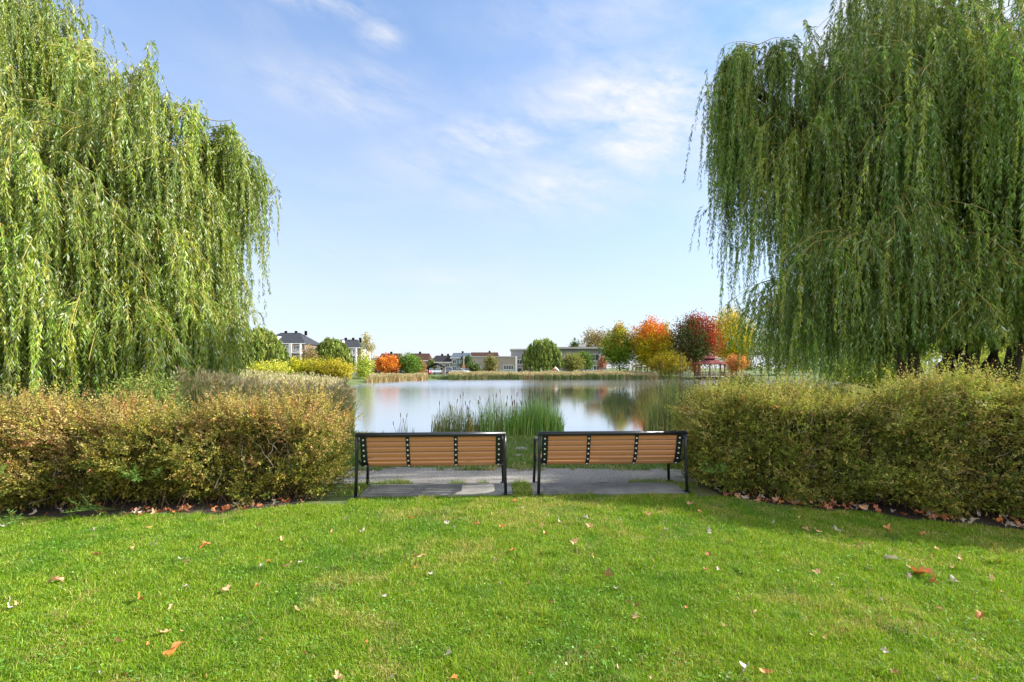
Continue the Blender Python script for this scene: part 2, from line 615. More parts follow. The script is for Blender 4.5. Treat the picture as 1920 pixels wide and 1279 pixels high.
def strip(name, pts_near, pts_far, dz, m, nseg=60, wob=0.03):
    """ribbon on the ground between two x->y edges"""
    xs = np.linspace(pts_near[0][0], pts_near[-1][0], nseg)
    yn = np.interp(xs, [p[0] for p in pts_near], [p[1] for p in pts_near]) + rng.normal(size=nseg) * wob
    yf = np.interp(xs, [p[0] for p in pts_far], [p[1] for p in pts_far]) + rng.normal(size=nseg) * wob
    K = 8
    rows = []
    for k in range(K):
        yy = yn + (yf - yn) * k / (K - 1)
        rows.append(np.stack([xs, yy, ground_z(xs, yy) + dz], -1))
    V = np.stack(rows, 0).reshape(-1, 3)
    I = (np.arange(K - 1)[:, None] * nseg + np.arange(nseg - 1)[None, :])
    Q = np.stack([I, I + 1, I + nseg + 1, I + nseg], -1).reshape(-1, 4)
    o = np_mesh(name, V, quads=Q, m=m, smooth=True)
    return tag(o, kind='structure')


strip('gravel_path', [(-14, 6.2), (-5, 6.55), (-2, 6.62), (0.1, 6.60), (2.4, 6.72), (8, 6.6), (16, 6.0)],
      [(-14, 7.3), (-5, 7.75), (-2, 7.75), (0, 7.65), (2.6, 7.55), (8, 7.5), (16, 7.1)], 0.006, 'path', 160)
# hedge beds
LH_FRONT = [(-9.5, 4.70), (-5.4, 5.13), (-3.2, 5.35), (-2.45, 5.66)]
RH_FRONT = [(2.62, 6.06), (3.0, 5.74), (3.85, 5.36), (5.1, 4.80), (8.0, 3.6)]
strip('soil_bed', [(x, y - 0.12) for x, y in LH_FRONT], [(x, y + 1.05) for x, y in LH_FRONT], 0.004, 'soil', 80, 0.02)
strip('soil_bed', [(x, y - 0.16) for x, y in RH_FRONT], [(x, y + 1.0) for x, y in RH_FRONT], 0.004, 'soil', 80, 0.02)
# far pavement and parking
strip('pavement', [(-60, 100), (-20, 92.5), (-2, 92.5), (20, 95)], [(-60, 102.5), (-20, 96), (-2, 96), (20, 97.5)], 0.02, 'pavement', 40, 0.05)
strip('street', [(-90, 118), (60, 118)], [(-90, 141), (60, 141)], 0.02, 'asphalt', 30, 0.0)


# ------------------------------------------------------------------ grass
def blades(X, Y, Z, H, W, lean, tint, K=2):
    n = len(X)
    P0 = np.stack([X, Y, Z], -1)
    az_ = rng.uniform(0, 2 * np.pi, n)
    dirh = np.stack([np.cos(az_), np.sin(az_), np.zeros(n)], -1)
    fa = rng.uniform(0, 2 * np.pi, n)
    side = np.stack([np.cos(fa), np.sin(fa), np.zeros(n)], -1)
    H = H[:, None]; W = W[:, None]; lean = lean[:, None]
    up = np.array([0, 0, 1.0])
    mid = P0 + up * H * .55 + dirh * H * lean * .35
    tip = P0 + up * H * (1 - lean * .35) + dirh * H * lean * 1.0
    V = np.stack([P0 - side * W / 2, P0 + side * W / 2, mid + side * W * .38, mid - side * W * .38, tip], 1).reshape(-1, 3)
    b = np.arange(n)[:, None] * 5
    Q = b + np.array([0, 1, 2, 3])
    T = b + np.array([3, 2, 4])
    return V, Q, T, np.repeat(tint, 5, axis=0)


def vnoise(X, Y, s, seed):
    """smooth value noise 0..1"""
    r = np.random.default_rng(seed)
    G = r.random((256, 256))
    x = X / s; y = Y / s
    xi = np.floor(x).astype(int); yi = np.floor(y).astype(int)
    fx = x - xi; fy = y - yi
    fx = fx * fx * (3 - 2 * fx); fy = fy * fy * (3 - 2 * fy)
    g = lambda a, b: G[a % 256, b % 256]
    return (g(xi, yi) * (1 - fx) + g(xi + 1, yi) * fx) * (1 - fy) + (g(xi, yi + 1) * (1 - fx) + g(xi + 1, yi + 1) * fx) * fy


def lawn():
    n = 1700000
    # more blades per square metre near the camera
    Y = 2.1 + (6.75 - 2.1) * rng.random(n) ** 1.35
    X = rng.uniform(-1, 1, n) * (Y * 1.12 + 0.5)
    lf = np.interp(X, [p[0] for p in LH_FRONT], [p[1] for p in LH_FRONT])
    rf = np.interp(X, [p[0] for p in RH_FRONT], [p[1] for p in RH_FRONT])
    wob = (vnoise(X, Y, 0.25, 5) - .5) * .16
    lim = np.where(X < -1.95, lf - .06, np.where(X > 2.3, rf - .10, 6.62)) + wob
    slab = ((X > -1.93) & (X < 0.02) & (Y > 5.97 + (X * .06 + .02) * 1.0) & (Y < 6.75)) | ((X > .26) & (X < 2.22) & (Y > 6.05) & (Y < 6.75))
    keep = (Y < lim) & ~slab
    keep &= rng.random(n) < np.clip(.72 + vnoise(X, Y, .35, 9) * .5, 0, 1)
    X, Y = X[keep], Y[keep]
    n = len(X)
    dry = vnoise(X, Y, 1.1, 21) * .38 + vnoise(X, Y, .33, 22) * .32 + vnoise(X, Y, .11, 23) * .30
    dark = vnoise(X, Y, .8, 31) * .4 + vnoise(X, Y, .18, 32) * .6
    base = pick([(.125, .235, .010), (.18, .295, .012), (.25, .35, .020), (.34, .42, .055)], n, .18, [.34, .36, .22, .08])
    yel = pick([(.46, .42, .12), (.50, .40, .17), (.38, .38, .07), (.30, .20, .08)], n, .15)
    isdry = rng.random(n) < np.clip((dry - .50) * 2.6, 0.07, .48)
    col = np.where(isdry[:, None], yel, base)
    lush = np.array([.60, .80, .82])
    col = col * (1 - np.clip((dark - .45) * 2.2, 0, 1)[:, None] * (1 - lush))
    H = rng.gamma(7, .0036, n) * (0.6 + .9 * vnoise(X, Y, .16, 41) + 1.3 * np.clip((vnoise(X, Y, .10, 42) - .80) * 5, 0, 1))
    W = rng.uniform(.0022, .0040, n) * (0.75 + Y * .10)
    lean = np.abs(rng.normal(.6, .4, n))
    V, Q, T, tint = blades(X, Y, ground_z(X, Y), H, W, lean, col)
    o = np_mesh('lawn_grass', V, quads=Q, tris=T, tint=tint, m='grass')
    tag(o, 'mown green lawn with yellowish dry patches in front of the benches', 'grass', kind='stuff')
    # clover and small broad leaves close to the ground
    n = 13000
    Y = 2.1 + 4.0 * rng.random(n) ** 1.3
    X = rng.uniform(-1, 1, n) * (Y * 1.12 + .4)
    k = (vnoise(X, Y, .3, 51) > .56) & (Y < np.where(X > 2.3, 4.6, 5.0) - np.maximum(0, np.abs(X) - 3.6) * .4)
    X, Y = X[k], Y[k]
    n = len(X)
    P = np.stack([X, Y, rng.uniform(.015, .05, n)], -1)
    D = unit(np.stack([rng.normal(size=n), rng.normal(size=n), rng.normal(size=n) * .3], -1))
    N = unit(np.stack([rng.normal(size=n) * .35, rng.normal(size=n) * .35, np.ones(n)], -1))
    V, F = leaf_quads(P, D, N, rng.uniform(.012, .024, n), rng.uniform(.010, .018, n))
    o = np_mesh('clover', V, quads=F, tint=np.repeat(pick([(.10, .24, .03), (.16, .32, .06)], n, .15), 4, 0), m='grass')
    tag(o, 'small round clover leaves spread low through the lawn', 'clover', kind='stuff')


lawn()


def bank_grass():
    n = 150000
    Y = 7.45 + rng.random(n) ** 1.3 * 9
    X = rng.uniform(-1, 1, n) * (Y * .62)
    d = pond_sd(X, Y)
    k = (d > -.25) & (rng.random(n) < .55 + .6 * (vnoise(X, Y, .6, 61) - .3)) & ((Y > 7.75) | (vnoise(X, Y, .16, 62) > .5))
    X, Y = X[k], Y[k]; n = len(X)
    dry = vnoise(X, Y, .8, 63)
    col = np.where((rng.random(n) < np.clip((dry - .45) * 1.8, .12, .8))[:, None], pick([(.34, .30, .12), (.28, .24, .09), (.42, .36, .17)], n), pick([(.12, .20, .03), (.17, .26, .045), (.10, .16, .03)], n))
    V, Q, T, t = blades(X, Y, ground_z(X, Y), rng.gamma(5, .014, n), rng.uniform(.006, .011, n), np.abs(rng.normal(.5, .3, n)), col)
    o = np_mesh('bank_grass', V, quads=Q, tris=T, tint=t, m='grass')
    tag(o, 'rough green and tan grass on the bank beyond the gravel path', 'grass', kind='stuff')
    # small tufts that creep over the slab and path edges
    V_, Q_, T_, C_ = [], [], [], []
    off = 0
    for cx, cy, r, m_ in [(-1.62, 6.62, .16, 700), (-1.45, 6.55, .08, 220), (-.75, 6.6, .10, 260), (-.4, 6.62, .06, 120), (-1.95, 6.45, .2, 900), (-2.05, 6.1, .14, 500),
                          (2.05, 6.66, .16, 700), (1.75, 6.70, .10, 300), (.14, 6.3, .10, 500), (.14, 6.1, .10, 400), (.1, 6.5, .1, 300), (2.3, 6.5, .15, 600), (.12, 6.63, .09, 200)]:
        a = rng.uniform(0, 6.28, m_); q = r * np.sqrt(rng.random(m_))
        X = cx + np.cos(a) * q * 1.4; Y = cy + np.sin(a) * q
        V, Q, T, t = blades(X, Y, np.full(m_, .005), rng.gamma(5, .009, m_), rng.uniform(.003, .006, m_), np.abs(rng.normal(.5, .3, m_)), pick([(.11, .22, .02), (.2, .28, .05), (.3, .28, .1)], m_))
        V_.append(V); Q_.append(Q + off); T_.append(T + off); C_.append(t); off += len(V)
    o = np_mesh('edge_grass', np.concatenate(V_), quads=np.concatenate(Q_), tris=np.concatenate(T_), tint=np.concatenate(C_), m='grass')
    tag(o, 'loose grass tufts creeping over the slab edges and path', 'grass', kind='stuff')


bank_grass()


# ------------------------------------------------------------------ hedges
def hedge(label, front, depth, hgt, n_sprig, pal_low, pal_top, seed):
    fx = [p[0] for p in front]; fy = [p[1] for p in front]
    x0, x1 = fx[0], fx[-1]
    origin = ((x0 + x1) / 2, float(np.interp((x0 + x1) / 2, fx, fy)) + depth / 2, 0)
    root = empty('hedge', origin, label, 'hedge')

    def surf(xs, s):
        """s 0..1 walks up the front face, 1..2 over the top, 2..3 down the back"""
        yf = np.interp(xs, fx, fy)
        H = hgt(xs) * (1 + .16 * (vnoise(xs, s * 0 + seed, .45, seed) - .5) + .12 * (vnoise(xs, s * 0, 1.3, seed + 1) - .5))
        bul = .26 * (vnoise(xs, s, .30, seed + 2) - .5) * 2 + .12 * (vnoise(xs, s, .9, seed + 3) - .5) * 2
        a = np.clip(s, 0, 1); b = np.clip(s - 1, 0, 1); c = np.clip(s - 2, 0, 1)
        z = np.where(s < 1, .05 + (H - .05) * a, np.where(s < 2, H + .05 * np.sin(b * np.pi), H * (1 - c)))
        lean = .05 + .22 * np.abs(2 * a - .75) ** 1.5
        y = np.where(s < 1, yf + .0 + lean * .55 + .16 * np.clip(a - .7, 0, 1) ** 1.5 * 6 * .3 - bul, np.where(s < 2, yf + .16 + (depth - .3) * b, yf + depth - .1 + .05 * c))
        z = z + np.where((s >= 1) & (s < 2), bul * .6, 0)
        return np.stack([xs, y, z], -1)

    n = n_sprig
    s = rng.choice([0, 1, 2], n, p=[.62, .30, .08]) + rng.random(n)
    # the two ends of the hedge
    xs = rng.uniform(x0, x1, n)
    P = surf(xs, s)
    inner = rng.random(n) ** 1.6 * .30
    hole = (vnoise(P[:, 0] + 30, P[:, 2], .20, seed + 5) < .30) & (P[:, 2] < .8 * hgt(xs)) & (s < 1)
    inner = np.where(hole, .30 + inner * .6, inner)
    cen = np.stack([xs, np.interp(xs, fx, fy) + depth * .5, np.minimum(P[:, 2] * .8, .8)], -1)
    out = unit(P - cen)
    end = np.minimum(np.abs(xs - x0), np.abs(xs - x1))
    P = P - out * inner[:, None]
    ex = x1 if abs(x1) < abs(x0) else x0
    ne = int(n * .07)
    Pe = np.stack([np.full(ne, ex) + rng.normal(size=ne) * .1, np.interp(ex, fx, fy) + .05 + rng.random(ne) * (depth - .15), rng.random(ne) * hgt(np.full(ne, ex)) * .98 + .04], -1)
    oe = np.tile([np.sign(-ex) * 1.0, -.25, .1], (ne, 1))
    P = np.concatenate([P, Pe]); out = np.concatenate([out, oe]); xs = np.concatenate([xs, Pe[:, 0]])
    n = len(P)
    rel = P[:, 2] / hgt(xs)
    D = unit(out * .75 + np.array([0, 0, .75]) + rng.normal(size=(n, 3)) * .5)
    L = rng.uniform(.10, .28, n) * np.where(rel > .85, 1.25, 1)
    # some long sprays rise above the trimmed top
    tall = (rel > .82) & (rng.random(n) < .13)
    L = np.where(tall, L * 1.9, L); D[tall] = unit(D[tall] + np.array([0, 0, 1.3]))
    K = 20
    t = np.linspace(.12, 1, K)
    droop = np.array([0, 0, -.18])
    LP = P[:, None, :] + D[:, None, :] * (L[:, None] * t)[:, :, None] + droop * ((L[:, None] * t ** 2)[:, :, None])
    sid = rand_unit(n * K)
    DD = unit(np.repeat(D, K, 0) * .75 + sid * .8)
    LPf = LP.reshape(-1, 3) + rng.normal(size=(n * K, 3)) * .006
    LL = rng.uniform(.020, .040, n * K) * np.tile(np.linspace(1.15, .65, K), n)
    V, F = leaf_quads(LPf, DD, rand_unit(n * K), LL, LL * rng.uniform(.38, .55, n * K))
    # colour: patches of species, rusty near the top, greener low
    patch = vnoise(P[:, 0], P[:, 2] + P[:, 1] * .4, .28, seed + 9) * .5 + vnoise(P[:, 0], P[:, 2], .8, seed + 10) * .5
    top = np.clip((rel - .50) * 1.7 + (patch - .5) * 2.2 + rng.normal(size=n) * .22, 0, 1)
    cl = pick(pal_low[0], n, .22, pal_low[1]); ct = pick(pal_top[0], n, .18, pal_top[1])
    col = np.where((rng.random(n) < top)[:, None], ct, cl)
    col = np.repeat(col, K, 0) * (1 + rng.normal(size=(n * K, 1)) * .16)
    np_mesh('foliage', V, quads=F, tint=np.clip(np.repeat(col, 4, 0), .004, .9), m='hedge', parent=root, origin=origin)
    # dense inner leaves
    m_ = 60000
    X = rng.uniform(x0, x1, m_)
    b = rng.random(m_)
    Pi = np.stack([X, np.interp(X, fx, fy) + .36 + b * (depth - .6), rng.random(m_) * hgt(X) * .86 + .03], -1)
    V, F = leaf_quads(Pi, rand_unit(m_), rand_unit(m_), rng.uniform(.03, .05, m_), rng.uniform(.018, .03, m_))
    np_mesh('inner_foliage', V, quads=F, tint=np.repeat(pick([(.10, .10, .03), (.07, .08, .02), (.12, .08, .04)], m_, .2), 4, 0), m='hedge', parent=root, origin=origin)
    # bare pale twigs that cross the face
    nf = 55
    X = rng.uniform(max(x0, -6.5), min(x1, 6.5), nf)
    A = np.stack([X, np.interp(X, fx, fy) + .10, rng.uniform(.1, .75, nf) * hgt(X)], -1)
    B = A + np.stack([rng.normal(size=nf) * .2, rng.uniform(-.08, .04, nf), rng.uniform(.08, .38, nf)], -1)
    tt = np.linspace(0, 1, 6)[None, :, None]
    PLf = A[:, None] * (1 - tt) + B[:, None] * tt + rng.normal(size=(nf, 6, 3)) * .012
    V, F = ribbons(PLf, rng.uniform(.005, .010, nf))
    np_mesh('bare_twig', V, quads=F, m='pale_twig', parent=root, origin=origin)['kind'] = 'stuff'
    # twigs
    nt_ = 900
    X = rng.uniform(x0, x1, nt_)
    hh = hgt(X)
    A = np.stack([X, np.interp(X, fx, fy) + .22 + rng.random(nt_) * (depth - .45), np.full(nt_, .0)], -1)
    B = A + np.stack([rng.normal(size=nt_) * .35, rng.normal(size=nt_) * .22 + .02, hh * rng.uniform(.6, 1.03, nt_)], -1)
    tt = np.linspace(0, 1, 5)[None, :, None]
    PL = A[:, None] * (1 - tt) + B[:, None] * tt + rng.normal(size=(nt_, 5, 3)) * .02
    V, F = ribbons(PL, rng.uniform(.006, .014, nt_))
    np_mesh('stem', V, quads=F, m='twig', parent=root, origin=origin)
    return root


olive = [(.235, .215, .035), (.155, .165, .03), (.33, .28, .05), (.10, .13, .022), (.42, .33, .10)]
hedge('long left hedge with rusty pink top and olive yellow leaves beside the left bench', LH_FRONT, 1.15,
      lambda x: np.interp(x, [-9.5, -6, -5.2, -4.2, -3.2, -2.45], [1.10, 1.06, .98, .93, 1.00, .88]), 17500,
      (olive, [.28, .26, .20, .18, .08]), ([(.42, .30, .11), (.34, .26, .10), (.44, .36, .08), (.42, .20, .09), (.32, .32, .06)], [.32, .24, .20, .09, .15]), 101)
hedge('right hedge of olive green shrubs turning rusty at its right end beside the right bench', RH_FRONT, 1.3,
      lambda x: np.interp(x, [2.5, 2.9, 4.0, 5.2, 8.0], [.98, 1.09, 1.18, 1.30, 1.34]), 18500,
      ([(.175, .20, .035), (.24, .25, .045), (.12, .155, .03), (.34, .32, .06), (.42, .36, .10)], [.30, .28, .20, .14, .08]),
      ([(.36, .34, .08), (.46, .38, .13), (.42, .28, .09), (.30, .34, .06), (.52, .46, .22)], [.30, .22, .10, .30, .08]), 202)


def weed(x, y, z, h, n, label, spread=.35, tall=False):
    root = empty('weed', (x, y, 0), label, 'weed')
    k = n
    D = unit(np.stack([rng.normal(size=k) * .8, -np.abs(rng.normal(size=k)) * .5, rng.uniform(-.2, 1, k)], -1))
    H = rng.uniform(.5, 1, k) * h * .8
    base = np.array([x, y, z]) + rng.normal(size=(k, 3)) * [.05, .03, .01]
    K = 26
    t = np.linspace(0.05, 1, K)
    LP = (base[:, None] + D[:, None] * (H[:, None] * t)[:, :, None]).reshape(-1, 3)
    DD = unit(np.repeat(D, K, 0) * .55 + rand_unit(k * K) * [1, 1, .35])
    LL = rng.uniform(.035, .07, k * K) * np.tile(np.sin(np.linspace(.5, 2.9, K)) * .6 + .4, k)
    V, F = leaf_quads(LP, DD, rand_unit(k * K), LL, LL * .15)
    np_mesh('foliage', V, quads=F, tint=np.repeat(pick([(.11, .22, .04), (.17, .29, .06)], k * K, .15), 4, 0), m='grass', parent=root, origin=(x, y, 0))
    tt = np.linspace(0, 1, 4)
    PL = base[:, None] + D[:, None] * (H[:, None] * tt)[:, :, None]
    PL[:, 0, :] = [x, y + .30, max(0, z - .1)]
    V, F = ribbons(PL, np.full(k, .007))
    np_mesh('stem', V, quads=F, tint=np.full((len(V), 3), (.2, .25, .06)), m='grass', parent=root, origin=(x, y, 0))


weed(xat(182, 5.15), 5.12, .10, .34, 7, 'bright green feathery weed hanging out of the left hedge low down')
weed(xat(270, 5.2), 5.14, .42, .28, 7, 'green feathery weed halfway up the left hedge face')
weed(xat(15, 5.1), 4.92, .50, .3, 7, 'green weed at the far left edge of the left hedge')
weed(xat(50, 5.05), 4.86, .0, .22, 9, 'low dark green weed at the foot of the left hedge', .8)
weed(xat(1335, 5.95), 5.80, .35, .3, 7, 'thin green weed poking from the right hedge near the right bench')


# ------------------------------------------------------------------ willows
def willow(label, base, lobes, nb, leafscale, pal, trunks, seed, limit=None, ends=None, per=7):
    root = empty('willow_tree', base, label, 'tree', None)
    r = np.random.default_rng(seed)
    wts = np.array([l[6] for l in lobes], float); wts /= wts.sum()
    k = r.choice(len(lobes), nb, p=wts)
    Lb = np.array([l[:6] for l in lobes])[k]
    cx, cy, rx, ry, ztop, zbase = Lb.T
    phi = r.uniform(0, 2 * np.pi, nb)
    el = np.arcsin(r.uniform(0, 1, nb) ** .9)
    shell = r.uniform(.62, 1.0, nb)
    grp = np.arange(nb) // 9 * 9
    k2 = k[grp]
    Lb = np.array([l[:6] for l in lobes])[k2]
    cx, cy, rx, ry, ztop, zbase = Lb.T
    phi = phi[grp] + r.normal(size=nb) * .11
    el = np.clip(el[grp] + r.normal(size=nb) * .08, .02, 1.55)
    shell = shell[grp] + r.normal(size=nb) * .05
    ce = np.clip(np.cos(el), 0, 1) ** .68; se = np.clip(np.sin(el), 0, 1) ** .72
    ex = cx + np.cos(phi) * ce * rx * shell
    ey = cy + np.sin(phi) * ce * ry * shell
    ez = zbase + (ztop - zbase) * se * shell
    E = np.stack([ex, ey, ez], -1)                     # crest of the arching branch
    outd = np.stack([np.cos(phi), np.sin(phi), np.zeros(nb)], -1)
    blen = r.gamma(5, .28, nb) + .3
    # arching branch: rises to the crest, then bows outward and down
    K = 12
    t = np.linspace(-1, 1, K)
    blen = np.minimum(blen * np.clip(rx / 2.0, .35, 1), 2.4)
    wig = r.normal(size=(nb, 1, 3)) * .12
    B = E[:, None] + outd[:, None] * (blen[:, None] * t * .62)[:, :, None] + np.array([0, 0, -1.0]) * (blen[:, None] * (.16 * t ** 2 + .30 * np.clip(t, 0, 1) ** 2 + .12 * (-t)))[:, :, None]
    B = B + wig * (t[None, :, None] ** 2)
    # strands hang from points along the branch
    S = nb * per
    tb = r.uniform(-.75, 1, (nb, per))
    idx = (tb + 1) / 2 * (K - 1)
    i0 = np.clip(np.floor(idx).astype(int), 0, K - 2); fr = (idx - i0)[..., None]
    ar = np.arange(nb)[:, None]
    P0 = (B[ar, i0] * (1 - fr) + B[ar, i0 + 1] * fr).reshape(-1, 3)
    od = np.repeat(outd, per, 0)
    L = r.gamma(5, .34, S) * np.repeat(r.uniform(.55, 1.4, nb), per)
    zmin = ends(P0[:, 0], P0[:, 1], r)
    L = np.minimum(L, np.maximum(P0[:, 2] - zmin, .25))
    if limit is not None:
        keep = limit(P0)
        P0, od, L = P0[keep], od[keep], L[keep]
        S = len(P0)
    NS = 8
    d = unit(od * r.uniform(.0, .8, (S, 1)) ** 1.5 + r.normal(size=(S, 3)) * .38 + np.array([0, 0, -.3]) + np.array([0, 0, .0]))
    PL = np.zeros((S, NS, 3)); PL[:, 0] = P0
    step = (L / (NS - 1))[:, None]
    sway = r.normal(size=(S, 3)) * .10 * [1, 1, 0]
    for j in range(1, NS):
        d = unit(d + np.array([0, 0, -1.0]) * (.55 + step * 2.2) + sway)
        PL[:, j] = PL[:, j - 1] + d * step
    V1, F1 = ribbons(PL, np.full(S, .005 * leafscale))
    # leaves
    spacing = .0165 * leafscale
    cnt = np.maximum((L / spacing).astype(int), 4)
    sid = np.repeat(np.arange(S), cnt)
    n = len(sid)
    u = r.random(n)
    q = u * (NS - 1)
    j0 = np.clip(np.floor(q).astype(int), 0, NS - 2); f = (q - j0)[:, None]
    P = PL[sid, j0] * (1 - f) + PL[sid, j0 + 1] * f
    T = unit(PL[sid, j0 + 1] - PL[sid, j0])
    a = r.normal(size=(n, 3)); a = unit(a - T * (a * T).sum(-1, keepdims=True))
    D = unit(T * .85 + a * r.uniform(.25, .75, (n, 1)) + np.array([0, 0, -.25]))
    LL = r.uniform(.065, .12, n) * leafscale * (1 - .35 * u)
    N = unit(a + r.normal(size=(n, 3)) * .6)
    N = unit(np.cross(T, a) * r.choice([-1, 1], (n, 1)) + a * .7 + r.normal(size=(n, 3)) * .3)
    V, F = leaf_quads(P, D, N, LL, LL * .18)
    bc = pick(pal[0], S, .12, pal[1])
    cb = np.repeat(np.repeat(1 + r.normal(size=nb // 9 + 1) * .20, 9)[:nb], per)
    bc = bc * np.clip(cb if limit is None else cb[keep], .55, 1.6)[:, None]
    pc = np.array(pal[2])
    col = bc[sid] * (1 + r.normal(size=(n, 1)) * .14)
    pale = r.random(n) < pal[3]
    col[pale] = pc * (1 + r.normal(size=(pale.sum(), 1)) * .1)
    np_mesh('crown', V, quads=F, tint=np.clip(np.repeat(col, 4, 0), .004, .9), m='willow', parent=root, origin=base)
    np_mesh('twig', V1, quads=F1, m='willow_twig', parent=root, origin=base)
    # branches as slim tubes
    mb = MB()
    for i in range(nb):
        if i % 2 == 0:
            mb.tube([Vector(B[i, j]) - Vector(base) for j in range(0, K, 2)] + [Vector(B[i, K - 1]) - Vector(base)], [.013 - .0015 * q_ for q_ in range(7)], 4, False)
    mb.build('branch', 'willow_twig', root, True)
    tm = MB()
    for pts, r0, r1 in trunks:
        m_ = len(pts)
        # smooth curve through the points
        fine = []
        for i in range(m_ - 1):
            for q_ in range(4):
                f_ = q_ / 4
                fine.append(Vector(pts[i]) * (1 - f_) + Vector(pts[i + 1]) * f_ + Vector(rng.normal(size=3) * .03 * (r0 / .2)))
        fine.append(Vector(pts[-1]))
        tm.tube([p - Vector(base) for p in fine], [r0 + (r1 - r0) * i / (len(fine) - 1) for i in range(len(fine))], 12)
    tm.build('trunk', 'bark', root, True)
    print('willow leaves', n, 'strands', S)
    return root


def limbs_to(base, lobes, fork):
    out = []
    for l in lobes:
        c = Vector((l[0], l[1], (l[4] + l[5]) / 2))
        f = Vector(fork)
        for k in range(3):
            e = c + Vector((random.uniform(-.6, .6) * l[2], random.uniform(-.6, .6) * l[3], random.uniform(-.4, .3) * (l[4] - l[5]) * .5))
            mid = (f + e) / 2 + Vector((random.uniform(-.3, .3), random.uniform(-.3, .3), .5))
            out.append(([tuple(f), tuple(mid), tuple(e)], .16, .03))
    return out


# left willow: (cx, cy, rx, ry, ztop, zbase, weight)
LW = [(-15.0, 13.0, 2.7, 3.8, 15.4, 6.0, 2.2), (-9.4, 12.2, 2.1, 2.4, 9.2, 4.6, 1.25), (-7.9, 12.2, 1.0, 1.5, 8.3, 5.6, .5), (-10.4, 10.0, 2.6, 2.4, 6.9, 3.2, 1.3), (-9.0, 11.8, 1.6, 2.0, 5.9, 3.4, .6),
      (-8.9, 10.4, 1.9, 2.0, 4.0, 2.0, .9), (-7.5, 10.8, 1.1, 1.2, 3.7, 2.2, .4), (-12.9, 10.0, 2.4, 2.2, 8.8, 3.5, 1.1), (-12.3, 9.6, 2.6, 2.0, 5.0, 2.4, .8)]
lbase = (-11.5, 13.2, 0)
ltr = [([(-11.5, 13.2, -.1), (-11.4, 13.1, 1.2), (-11.6, 13.0, 2.8)], .42, .32)] + limbs_to(lbase, LW, (-11.6, 13.0, 2.7))


def l_ends(X, Y, r):
    """the lower edge of the curtain: near the ground at the left, lifted at the right rim"""
    q = X / Y * 900 + 960
    e = np.interp(q, [0, 300, 430, 470, 520], [.55, .55, .6, 2.2, 3.2])
    return e + r.gamma(2, .22, len(X))


willow('tall weeping willow with yellow green sunlit strands left of the pond view', lbase, LW, 2500, 1.4,
       ([(.20, .30, .035), (.27, .35, .04), (.13, .215, .028), (.36, .39, .05)], [.32, .28, .26, .14], (.50, .57, .38), .09), ltr, 31, None, l_ends)

RW = [(14.6, 14.2, 4.4, 4.4, 15.6, 6.0, 1.9), (8.5, 13.2, 2.1, 2.3, 10.5, 5.6, 1.5), (6.5, 12.9, .7, 1.0, 10.5, 7.2, .5), (5.95, 12.8, .3, .5, 10.3, 8.9, .2), (10.4, 11.0, 3.0, 2.6, 9.4, 4.2, 1.3), (9.9, 12.4, 1.8, 2.2, 12.6, 6.0, .9),
      (9.0, 11.8, 2.4, 2.2, 5.8, 2.8, .9), (12.6, 10.2, 3.0, 2.2, 7.6, 3.4, 1.2), (14.6, 11.2, 2.6, 2.4, 10.8, 4.5, .9), (8.6, 12.6, 1.8, 2.0, 4.0, 2.2, .5), (12.0, 10.0, 3.4, 2.0, 4.4, 2.8, .7)]
rbase = (12.2, 13.6, 0)


def tr(px0, py0, px1, py1, Y0, Y1, zt, r0):
    a = at(px0, py0, Y0); b = at(px1, py1, Y1)
    c = (b[0] + (b[0] - a[0]) * .8, Y1 + .3, b[2] + zt)
    return ([(a[0], Y0, -.1), b, c], r0, r0 * .45)


rtr = [tr(1738, 700, 1700, 640, 12.3, 12.0, 2.4, .26), tr(1765, 700, 1790, 640, 12.6, 12.6, 2.6, .22), tr(1800, 700, 1822, 640, 12.2, 12.2, 2.8, .25),
       tr(1850, 700, 1862, 640, 12.0, 12.0, 2.6, .24), tr(1872, 700, 1912, 600, 12.3, 12.0, 2.2, .20), tr(1720, 705, 1670, 620, 11.8, 11.2, 1.4, .10)]
rtr += limbs_to(rbase, RW, (12.4, 13.2, 3.6)) + [([(12.3, 13.4, 0), (12.3, 13.4, 1.5), (12.4, 13.2, 3.7)], .40, .28)]


def r_ends(X, Y, r):
    q = X / Y * 900 + 960
    e = np.interp(q, [1290, 1340, 1385, 1410, 1640, 1700, 1950], [4.9, 4.0, 2.2, 1.05, 1.15, 1.8, 1.9])
    return e + r.gamma(2, .22, len(X))


willow('big weeping willow with dark green strands and several stems behind the right hedge', rbase, RW, 2600, 1.4,
       ([(.155, .275, .034), (.215, .33, .042), (.10, .195, .028), (.33, .38, .055)], [.32, .3, .22, .16], (.46, .56, .38), .09), rtr, 47, None, r_ends)


# ------------------------------------------------------------------ reeds
def reeds(X, Y, H, W, col, Z=None, lean=.22, K=5):
    n = len(X)
    Z = ground_z(X, Y) if Z is None else Z
    Z = np.maximum(Z, WATER_Z - .15)
    a = rng.uniform(0, 2 * np.pi, n)
    dh = np.stack([np.cos(a), np.sin(a), np.zeros(n)], -1)
    ln = np.abs(rng.normal(0, lean, n))
    t = np.linspace(0, 1, K)
    PL = np.stack([X, Y, Z], -1)[:, None] + (np.array([0, 0, 1.0]) * (H[:, None] * (t - .25 * ln[:, None] * t ** 3))[:, :, None]) + dh[:, None] * ((H * ln)[:, None] * t ** 2.2)[:, :, None]
    V, F = ribbons(PL, W)
    return V, F, np.repeat(col, K * 2, 0)


